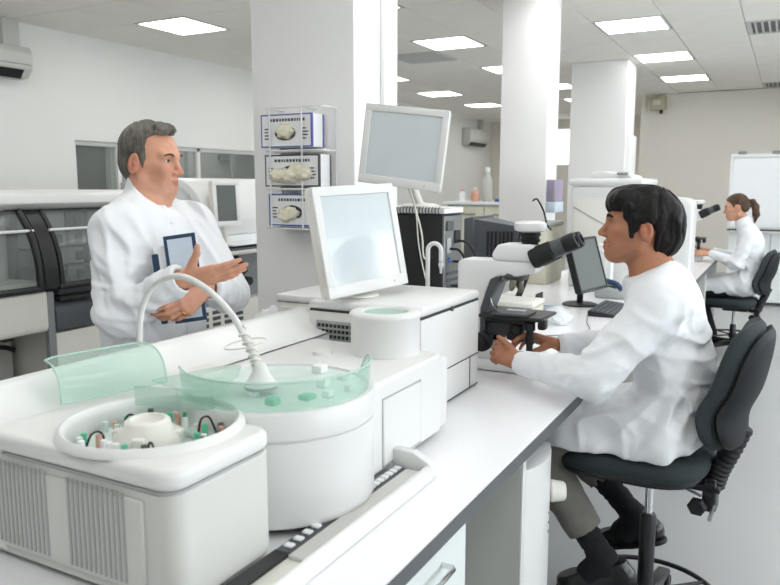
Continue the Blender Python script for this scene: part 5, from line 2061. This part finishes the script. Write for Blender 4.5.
# ------------------------------------------------------------------ the seated man
def seated_man():
    t = thing('person', 'seated man in a white lab coat and grey trousers, hands on a microscope', 'person', (-.36, 2.5, .12))
    F = Frame((-.424, 2.5, 1.378), PI + .20, math.radians(5), 0, 1.05)
    opt = dict(crown=.078, smile=.007, ear_x=-.020, neck=(-.078, 0, -.20), neck_r=.055)
    SN, EN, WN = V3(-.335, 2.325, 1.135), V3(-.490, 2.225, .925), V3(-.780, 2.385, .900)
    SF, EF, WF = V3(-.335, 2.675, 1.135), V3(-.490, 2.775, .925), V3(-.712, 2.655, .920)
    KN, KF = V3(-.735, 2.385, .635), V3(-.720, 2.615, .645)
    AN, AF = V3(-.468, 2.385, .265), V3(-.405, 2.615, .330)
    # skin: one continuous body
    S = Sdf()
    add_head(S, F, opt)
    S.chain([V3(-.30, 2.5, .74), V3(-.285, 2.5, .95), V3(-.335, 2.5, 1.10), V3(-.36, 2.5, 1.20)], [.10, .095, .10, .07], .05)
    for A_, E_, W_ in ((SN, EN, WN), (SF, EF, WF)):
        S.cap(V3(-.335, 2.5, 1.12), A_, .06, .045, .04)
        S.chain([A_, E_, W_], [.044, .036, .0255], .02)
    for K_, N_ in ((KN, AN), (KF, AF)):
        S.cap(V3(-.30, (K_[1] + 2.5) / 2, .745), K_, .075, .05, .03)
        S.cap(K_, N_, .045, .034, .02)
        S.cap(N_, N_ + V3(-.03, 0, -.08), .026, .020, .02)
    fN = nrm(V3(-.115, .055, .028))
    add_hand(S, WN + fN * .012, fN, V3(.25, .75, -.62), -1, 1.0, curl=((.35, .55, .4), (.45, .65, .5), (.5, .7, .5), (.55, .7, .5)),
             thumb=V3(-.55, .10, .62), thumb_curl=(.35, .75))
    fF = nrm(V3(-.13, -.045, .035))
    add_hand(S, WF + fF * .012, fF, V3(.1, -.45, -.9), 1, .98, curl=((.3, .45, .35), (.35, .5, .4), (.4, .5, .4), (.45, .5, .4)),
             thumb=V3(-.6, -.6, -.35), thumb_curl=(.2, .4))
    tone = lin('#b27a5c')
    sculpt('body', S, .003, 'skin', t, skin_cols(F, tone, lin('#a4594e'), lin('#b5705a'), (.30, lin('#8a6452'))))
    eyes(F, t, (.03, .018, .012), (1, .25, .1))
    brows(F, t, (.012, .010, .010), .0048)
    # hair
    poly = [(.090, .038), (.104, .050), (.103, .072), (.080, .105), (.03, .124), (-.03, .127), (-.085, .112), (-.125, .075), (-.142, .025), (-.138, -.030),
            (-.118, -.078), (-.092, -.098), (-.050, -.098), (-.046, -.075), (-.044, -.02), (-.022, .012), (.003, .006), (.006, -.016), (.012, -.036), (.028, -.036), (.035, -.010), (.044, .020), (.056, .040), (.074, .036)]

    def extra(L):
        L.cap((.074, -.040, .062), (.074, .040, .062), .028, .028, .03)
        for i in range(7):
            y = -.052 + i * .0173
            L.cap((.074, y, .075), (.090 - abs(y) * .45, y * 1.06, .042 + .010 * (i % 2)), .014, .006, .012)
        for y in (-1, 1):
            L.cap((.02, y * .074, .02), (.020, y * .072, -.034), .011, .008, .010)
            L.cap((.040, y * .070, .05), (.044, y * .066, .024), .014, .008, .01)
    hair(F, t, [((-.022, 0, .022), (.111, .086, .096)), ((-.058, 0, -.03), (.074, .069, .072)), ((.045, 0, .072), (.052, .066, .044))], poly, .003, (.016, .013, .012), (.003, .0025, .0025), strands=60, amp=.0026,
         crown=(-.055, 0, .12), extra=extra, ear_x=-.020, camp=.0075, clumps=26)
    # lab coat
    C = Sdf()
    C.ell((-.305, 2.5, .755), (.140, .205, .125), .05)
    C.ell((-.295, 2.5, .92), (.122, .178, .17), .06)
    C.ell((-.335, 2.5, 1.075), (.124, .182, .165), .06)
    C.cap((-.345, 2.355, 1.150), (-.345, 2.645, 1.150), .076, .076, .05)
    C.ell((-.365, 2.5, 1.205), (.085, .120, .062), .05)
    C.chain([SN + V3(0, .012, 0), EN, WN + V3(.02, -.008, 0)], [.078, .066, .043], .035)
    C.chain([SF, EF, WF + V3(.02, .008, 0)], [.076, .062, .043], .035)
    # lap and skirt of the coat
    for y, K_ in ((2.405, KN), (2.595, KF)):
        C.cap(V3(-.33, y, .745), K_ + V3(.055, 0, .03), .108, .082, .05)
    C.ell((-.50, 2.5, .70), (.17, .17, .085), .05)
    C.cap((-.60, 2.330, .665), (-.30, 2.315, .690), .030, .045, .05)
    # stand collar
    neckb, neckt = F.to((-.052, 0, -.165)), F.to((-.034, 0, -.118))
    C.cap(neckb - V3(0, 0, .03), neckt + (neckt - neckb) * .5, .083, .076, .02)
    C.cap(neckb - V3(0, 0, .01), neckt + (neckt - neckb) * 1.6, .058, .062, .004, sub=True)
    plane_cut(C, F.to((-.030, 0, -.140)), F.R @ V3(.62, 0, 1), .004, F.to((0, 0, -.1)) - .13, F.to((0, 0, -.1)) + .13)
    # collar front split
    fr = F.to((.035, 0, -.16))
    # sleeves end at the wrists
    for W_, E_, q in ((WN, EN, -.006), (WF, EF, 0)):
        d = nrm(W_ - E_)
        plane_cut(C, W_ + d * .008, d, .004, W_ - .09, W_ + .13)
        C.cap(W_ - d * .035, W_ + d * .05, .031, .034, .004, sub=True)
    plane_cut(C, (0, 0, .658), (0, 0, -1), .012, (-.85, 2.15, .45), (-.05, 2.85, .75))
    # folds
    wrinkle(C, EN + V3(.03, 0, .03), (.10, .10, .09), V3(-.5, 0, .9), .050, .0075, seed=1)
    wrinkle(C, (SN + EN) / 2, (.10, .10, .10), V3(.55, 0, .8), .062, .0055, seed=2)
    wrinkle(C, (EN + WN) / 2, (.14, .08, .07), V3(.9, .2, .25), .050, .0045, seed=3)
    wrinkle(C, WN + V3(.05, 0, 0), (.07, .06, .06), V3(1, 0, .1), .026, .0030, seed=4)
    wrinkle(C, (EF + WF) / 2, (.14, .08, .07), V3(.9, -.2, .25), .045, .0045, seed=5)
    wrinkle(C, V3(-.22, 2.38, .93), (.16, .2, .13), V3(.45, 0, .9), .075, .0100, seed=6)
    wrinkle(C, V3(-.33, 2.33, .80), (.17, .14, .12), V3(.85, 0, -.5), .070, .0110, seed=7)
    wrinkle(C, V3(-.50, 2.36, .72), (.16, .14, .10), V3(.9, 0, .35), .075, .0085, seed=8)
    wrinkle(C, V3(-.18, 2.45, .86), (.08, .2, .08), V3(.2, 0, 1), .048, .0090, seed=9)
    wrinkle(C, SN + V3(.06, .02, -.02), (.09, .09, .10), V3(.8, .2, -.5), .055, .0060, seed=10)
    rumple(C, .0035, 16, 2)
    coat = sculpt('lab_coat', C, .0048, 'coat_cloth', t)
    # trousers
    T = Sdf()
    for K_, N_, ft in ((KN, AN, .74), (KF, AF, .60)):
        e = K_ + (N_ - K_) * ft
        T.cap(V3(-.42, (K_[1] * 2 + 2.5) / 3, .72), K_, .088, .078, .03)
        T.chain([K_, (K_ + e) / 2, e], [.078, .066, .060], .03)
    wrinkle(T, (KN + AN) / 2, (.12, .1, .12), nrm(AN - KN) + V3(.2, .3, 0), .07, .004, seed=2)
    wrinkle(T, (KF + AF) / 2, (.12, .1, .12), nrm(AF - KF) + V3(.2, -.3, 0), .07, .004, seed=4)
    for K_, N_, ft in ((KN, AN, .74), (KF, AF, .60)):
        e = K_ + (N_ - K_) * ft
        d = nrm(N_ - K_)
        plane_cut(T, e + d * .01, d, .004, e - .11, e + .12)
        T.cap(e - d * .02, e + d * .06, .052, .054, .003, sub=True)
    sculpt('trousers', T, .006, 'trouser_cloth', t)
    for K_, N_, ft in ((KN, AN, .66), (KF, AF, .52)):
        Q = Sdf()
        e = K_ + (N_ - K_) * ft
        Q.chain([e, N_, N_ + V3(-.03, 0, -.06)], [.045, .040, .042], .03)
        Q.cap(N_ + V3(.02, 0, -.04), N_ + V3(-.05, 0, -.06), .036, .036, .03)
        wrinkle(Q, (e + N_) / 2, .08, nrm(N_ - e), .022, .0022)
        sculpt('sock', Q, .005, 'sock_cloth', t)
    shoe('shoe', t, AN + V3(.115, 0, -.075), AN + V3(-.145, -.01, -.130), up=V3(.2, 0, 1), h=.082)
    shoe('shoe', t, AF + V3(.105, 0, -.060), AF + V3(-.155, .01, -.150), up=V3(.33, 0, 1), h=.085)
    return t


# ------------------------------------------------------------------ the standing man
def standing_man():
    t = thing('person', 'standing grey-haired man in a white lab coat gesturing with one hand', 'person', (-1.76, 1.68, 0))
    F = Frame((-1.768, 1.716, 1.582), math.radians(14), math.radians(-3), 0, .94)
    opt = dict(crown=.084, smile=.006, ear_x=-.014, neck=(-.030, 0, -.21), neck_r=.054, slit=.0037)
    SR, ER, WR = V3(-1.742, 1.525, 1.372), V3(-1.695, 1.488, 1.125), V3(-1.482, 1.530, 1.240)
    SL, EL, WL = V3(-1.745, 1.862, 1.375), V3(-1.600, 1.865, 1.155), V3(-1.490, 1.640, 1.205)
    S = Sdf()
    add_head(S, F, opt)
    S.chain([V3(-1.76, 1.68, .92), V3(-1.76, 1.68, 1.15), V3(-1.765, 1.685, 1.33), V3(-1.775, 1.69, 1.43)], [.10, .095, .10, .07], .05)
    for A_, E_, W_ in ((SR, ER, WR), (SL, EL, WL)):
        S.cap(V3(-1.76, 1.685, 1.35), A_, .06, .045, .04)
        S.chain([A_, E_, W_], [.044, .037, .026], .02)
    for y in (1.59, 1.77):
        S.chain([V3(-1.76, y, .90), V3(-1.75, y, .50), V3(-1.77, y, .10)], [.075, .050, .036], .03)
        S.cap(V3(-1.77, y, .07), V3(-1.66, y, .045), .034, .03, .02)
    fR = nrm(V3(.138, .066, .026))
    add_hand(S, WR + fR * .010, fR, V3(-.25, .62, .62), 1, .95, curl=((.05, .12, .10), (.02, .10, .10), (.05, .12, .10), (.10, .14, .12)),
             spread=(.05, .015, -.02, -.06), thumb=V3(.55, -.10, .80), thumb_curl=(.0, -.25))
    fL = nrm(V3(-.10, -.75, -.42))
    add_hand(S, WL + fL * .010, fL, V3(-.92, .12, .05), -1, .98, curl=((.35, .5, .45), (.45, .6, .5), (.5, .6, .5), (.55, .65, .5)),
             thumb=V3(-.28, -.45, .35), thumb_curl=(.2, .5))
    sculpt('body', S, .003, 'skin', t, skin_cols(F, lin('#d39b80'), lin('#b06a5c'), lin('#c87762'), (.16, lin('#a98b7c'))))
    eyes(F, t, (.06, .075, .085), (1, .0, -.04))
    brows(F, t, (.13, .11, .09), .0032, -.001)
    B().lathe([(.0098, -.002), (.0105, 0), (.0098, .002)], 20, frame_to(WL + fL * .105 + V3(.004, 0, -.012), WL + fL * .12 + V3(.0, 0, -.016)), cap=False).obj('ring', 'gold', t)
    poly = [(.072, .080), (.090, .088), (.094, .100), (.070, .122), (.02, .138), (-.04, .136), (-.088, .112), (-.116, .066), (-.122, .015), (-.112, -.035), (-.094, -.072),
            (-.060, -.078), (-.046, -.060), (-.042, -.018), (-.024, .014), (-.004, .010), (.004, -.012), (.012, -.030), (.024, -.026), (.024, .010), (.020, .042), (.024, .066), (.046, .082)]

    def extra(L):
        for i in range(7):
            y = -.045 + i * .015
            L.cap((.050, y, .106), (.084 - abs(y) * .5, y, .099), .012, .006, .014)
        for y in (-1, 1):
            L.cap((.012, y * .074, .03), (.016, y * .073, -.026), .009, .005, .008)
    hair(F, t, [((-.008, 0, .034), (.103, .0815, .094)), ((-.040, 0, -.015), (.072, .066, .066))], poly, .003, (.27, .245, .21), (.06, .052, .043), strands=80, amp=.0022,
         crown=(-.05, 0, .12), extra=extra, ear_x=-.014, camp=.0030, clumps=26)
    # coat
    C = Sdf()
    C.ell((-1.757, 1.68, 1.255), (.128, .182, .20), .06)
    C.ell((-1.745, 1.68, 1.07), (.138, .178, .20), .06)
    C.ell((-1.750, 1.68, .88), (.142, .190, .20), .06)
    C.cap((-1.750, 1.64, .86), (-1.755, 1.63, .55), .150, .160, .06)
    C.cap((-1.750, 1.72, .86), (-1.755, 1.73, .55), .150, .160, .06)
    C.cap(SR + V3(0, .03, .005), SL + V3(0, -.03, .005), .068, .068, .05)
    C.ell((-1.772, 1.69, 1.425), (.080, .125, .055), .05)
    C.chain([SR + V3(0, .01, 0), ER, WR + V3(-.01, 0, 0)], [.068, .061, .043], .03)
    C.chain([SL, EL, WL + V3(.0, .02, 0)], [.074, .064, .045], .03)
    nb, nt_ = F.to((-.026, 0, -.165)), F.to((-.012, 0, -.108))
    C.cap(nb - V3(0, 0, .03), nt_ + (nt_ - nb) * 1.2, .082, .067, .03)
    C.cap(nb - V3(0, 0, .01), nt_ + (nt_ - nb) * 2.2, .053, .056, .004, sub=True)
    plane_cut(C, F.to((-.015, 0, -.087)), F.R @ V3(.70, 0, 1), .004, F.to((0, 0, -.1)) - .13, F.to((0, 0, -.1)) + .13)
    for W_, E_ in ((WR, ER), (WL, EL)):
        d = nrm(W_ - E_)
        plane_cut(C, W_ + d * .004, d, .004, W_ - .085, W_ + .12)
        C.cap(W_ - d * .035, W_ + d * .05, .032, .036, .004, sub=True)
    plane_cut(C, (0, 0, .53), (0, 0, -1), .006)
    # placket: a narrow raised band down the front
    C.chain([V3(-1.694, 1.684, 1.43), V3(-1.644, 1.682, 1.33), V3(-1.624, 1.680, 1.22), V3(-1.609, 1.68, 1.07), V3(-1.604, 1.68, .88), V3(-1.60, 1.68, .6)], [.014] * 6, .003)
    wrinkle(C, ER + V3(.02, 0, .03), (.09, .09, .09), V3(.35, 0, .95), .046, .0085, seed=1)
    wrinkle(C, (SR + ER) / 2, (.09, .09, .12), V3(.4, .2, .9), .060, .0060, seed=2)
    wrinkle(C, (ER + WR) / 2, (.12, .08, .08), V3(.85, .1, .35), .046, .0055, seed=3)
    wrinkle(C, (EL + WL) / 2, (.09, .12, .08), V3(.2, .9, .3), .046, .0050, seed=4)
    wrinkle(C, V3(-1.65, 1.60, 1.12), (.13, .13, .14), V3(.2, .5, .85), .075, .0085, seed=5)
    wrinkle(C, V3(-1.69, 1.53, 1.30), (.10, .08, .12), V3(.6, .6, .3), .055, .0070, seed=6)
    wrinkle(C, V3(-1.66, 1.78, 1.25), (.10, .09, .14), V3(.5, .6, .5), .06, .0060, seed=7)
    wrinkle(C, V3(-1.74, 1.60, .90), (.16, .2, .20), V3(.7, .7, .1), .085, .0080, seed=8)
    rumple(C, .0035, 15, 5)
    coat = sculpt('lab_coat', C, .0048, 'coat_cloth', t)
    for z in (1.385, 1.27, 1.02):
        p = V3({1.385: -1.645, 1.27: -1.606, 1.02: -1.584}[z], 1.676, z)
        B().lathe([(0, 0), (.0065, 0), (.0075, .002), (.0065, .004), (0, .004)], 16, frame_to(p + V3(-.014, 0, 0), p + V3(.1, -.03, .03))).obj('button', 'pale_blue', coat)
    T = Sdf()
    for y in (1.59, 1.77):
        T.chain([V3(-1.76, y, .80), V3(-1.75, y, .48), V3(-1.765, y, .07)], [.095, .080, .062], .02)
    plane_cut(T, (0, 0, .05), (0, 0, -1), .004)
    sculpt('trousers', T, .008, 'trouser_dark', t)
    for y in (1.59, 1.77):
        shoe('shoe', t, V3(-1.84, y, .009), V3(-1.56, y + (y - 1.68) * .2, .009), vox=.006)
    return t


# ------------------------------------------------------------------ the woman at the far microscope
def seated_woman():
    y0 = 7.3
    t = thing('person', 'woman with a brown ponytail in a white lab coat, looking into a microscope', 'person', (-.36, y0, 0))
    F = Frame((-.415, y0, 1.315), PI + .05, math.radians(-8), 0, .95)
    opt = dict(crown=.084, smile=.003, ear_x=-.014, neck=(-.075, 0, -.20), neck_r=.046)
    S = Sdf()
    add_head(S, F, opt)
    SN, EN, WN = V3(-.295, y0 - .155, 1.06), V3(-.37, y0 - .20, .83), V3(-.60, y0 - .13, .90)
    SF, EF, WF = V3(-.295, y0 + .155, 1.06), V3(-.37, y0 + .20, .83), V3(-.60, y0 + .13, .90)
    KN, KF = V3(-.74, y0 - .10, .57), V3(-.74, y0 + .10, .57)
    AN, AF = V3(-.62, y0 - .10, .20), V3(-.58, y0 + .10, .20)
    S.chain([V3(-.30, y0, .62), V3(-.27, y0, .85), V3(-.29, y0, 1.03), V3(-.33, y0, 1.13)], [.09, .08, .085, .055], .05)
    for A_, E_, W_ in ((SN, EN, WN), (SF, EF, WF)):
        S.cap(V3(-.29, y0, 1.04), A_, .05, .04, .04)
        S.chain([A_, E_, W_], [.038, .032, .022], .02)
    for K_, N_ in ((KN, AN), (KF, AF)):
        S.cap(V3(-.30, (K_[1] + y0) / 2, .63), K_, .07, .048, .03)
        S.cap(K_, N_, .045, .032, .02)
        S.cap(N_, N_ + V3(-.03, 0, -.10), .026, .020, .02)
    for W_, sd in ((WN, -1), (WF, 1)):
        f = nrm(V3(-1, -.25 * sd * -1 if False else .1 * sd * -1, .05))
        add_hand(S, W_ + f * .01, f, V3(.1, -.6 * sd, -.6), sd, .9, curl=((.3, .5, .4),) * 4)
    sculpt('body', S, .005, 'skin', t, skin_cols(F, lin('#d3a083'), lin('#b8645c'), lin('#cf8a76')))
    eyes(F, t, (.08, .05, .03))
    brows(F, t, (.05, .03, .02), .003)
    poly = [(.070, .062), (.088, .078), (.088, .095), (.060, .118), (.01, .130), (-.05, .124), (-.095, .095), (-.120, .045), (-.118, -.01), (-.098, -.05), (-.060, -.062), (-.042, -.030), (-.036, .012), (-.01, .024), (.012, .012),
            (.020, -.010), (.030, -.004), (.038, .030), (.050, .052)]

    def extra(L):
        L.chain([V3(-.105, 0, .040), V3(-.140, 0, .030), V3(-.160, 0, -.02), V3(-.158, 0, -.09), V3(-.140, 0, -.165)], [.018, .026, .032, .030, .008], .012)
    hair(F, t, [((-.012, 0, .030), (.105, .084, .098)), ((-.05, 0, -.005), (.074, .068, .062))], poly, .005, (.16, .095, .055), (.05, .028, .018), strands=60, amp=.002, extra=extra, crown=(-.1, 0, .06))
    C = Sdf()
    C.ell((-.295, y0, .64), (.135, .19, .12), .05)
    C.ell((-.270, y0, .82), (.105, .145, .16), .06)
    C.ell((-.285, y0, 1.0), (.112, .155, .14), .06)
    C.cap((-.295, y0 - .12, 1.075), (-.295, y0 + .12, 1.075), .065, .065, .05)
    C.ell((-.315, y0, 1.12), (.065, .10, .055), .05)
    C.chain([SN, EN, WN + V3(.02, 0, 0)], [.062, .056, .038], .03)
    C.chain([SF, EF, WF + V3(.02, 0, 0)], [.062, .056, .038], .03)
    for y, K_ in ((y0 - .09, KN), (y0 + .09, KF)):
        C.cap(V3(-.33, y, .63), K_ + V3(.08, 0, .02), .10, .078, .05)
    nb, nt_ = F.to((-.058, 0, -.150)), F.to((-.040, 0, -.112))
    C.cap(nb - V3(0, 0, .03), nt_ + (nt_ - nb) * .5, .070, .064, .02)
    C.cap(nb - V3(0, 0, .02), nt_ + (nt_ - nb) * 1.2, .052, .058, .004, sub=True)
    plane_cut(C, F.to((-.036, 0, -.105)), F.R @ V3(.35, 0, 1), .004, F.to((0, 0, -.1)) - .12, F.to((0, 0, -.1)) + .12)
    for W_, E_ in ((WN, EN), (WF, EF)):
        d = nrm(W_ - E_)
        plane_cut(C, W_ + d * .005, d, .004, W_ - .08, W_ + .12)
    plane_cut(C, (0, 0, .512), (0, 0, -1), .01, (-.7, y0 - .3, .3), (-.1, y0 + .3, .62))
    wrinkle(C, EN, .12, V3(-.5, 0, .9), .055, .007, seed=1)
    wrinkle(C, V3(-.30, y0 - .1, .78), .2, V3(.5, 0, .8), .08, .009, seed=3)
    rumple(C, .004, 14, 8)
    sculpt('lab_coat', C, .008, 'coat_cloth', t)
    T = Sdf()
    for K_, N_ in ((KN, AN), (KF, AF)):
        T.cap(V3(-.45, K_[1], .60), K_, .080, .074, .03)
        T.chain([K_, (K_ + N_) / 2, N_ + V3(0, 0, -.06)], [.074, .068, .068], .03)
    sculpt('trousers', T, .009, 'sock_cloth', t)
    for N_ in (AN, AF):
        shoe('shoe', t, N_ + V3(.08, 0, -.172), N_ + V3(-.16, 0, -.172), vox=.007)
    return t


seated_man()
standing_man()
seated_woman()

# folder and framed pad held by the standing man
u_ = Vector((.86, .49, .14)).normalized()
v_ = Vector((-.19, .05, .98))
v_ = (v_ - u_ * v_.dot(u_)).normalized()
n_ = u_.cross(v_)


def held(c):
    m = Matrix((u_, n_, v_)).transposed().to_4x4()
    m.translation = c
    return m


t = thing('ring_folder', 'white folder with a navy spine strip held against the standing man’s chest', 'folder', (-1.55, 1.60, 1.1))
M0 = held(Vector((-1.560, 1.600, 1.222)))
B(M0).box(-.058, .058, -.005, .005, -.118, .112, .002, 1).obj('cover', 'paper', t)
B(M0).box(-.066, -.046, -.008, .008, -.116, .090, .003, 1).obj('spine', 'navy', t)
for z in (-.085, .06):
    B(M0).cyl((-.056, -.0085, z), (-.056, -.0075, z), .005, seg=12).obj('rivet', 'paper', t)
t = thing('framed_pad', 'white pad with a navy frame held in front of the white folder', 'pad', (-1.52, 1.60, 1.12))
M1 = held(Vector((-1.530, 1.592, 1.236)))
b = B(M1)
w2, h2 = .046, .128
for (x0, x1, z0, z1) in ((-w2, w2, h2 - .012, h2), (-w2, w2, -h2, -h2 + .012), (-w2, -w2 + .011, -h2 + .012, h2 - .012), (w2 - .011, w2, -h2 + .012, h2 - .012)):
    b.box(x0, x1, -.014, -.006, z0, z1, .001, 1)
b.obj('frame', 'navy', t)
B(M1).box(-w2 + .010, w2 - .010, -.011, -.006, -h2 + .011, h2 - .011).obj('sheet', 'pale_blue', t)
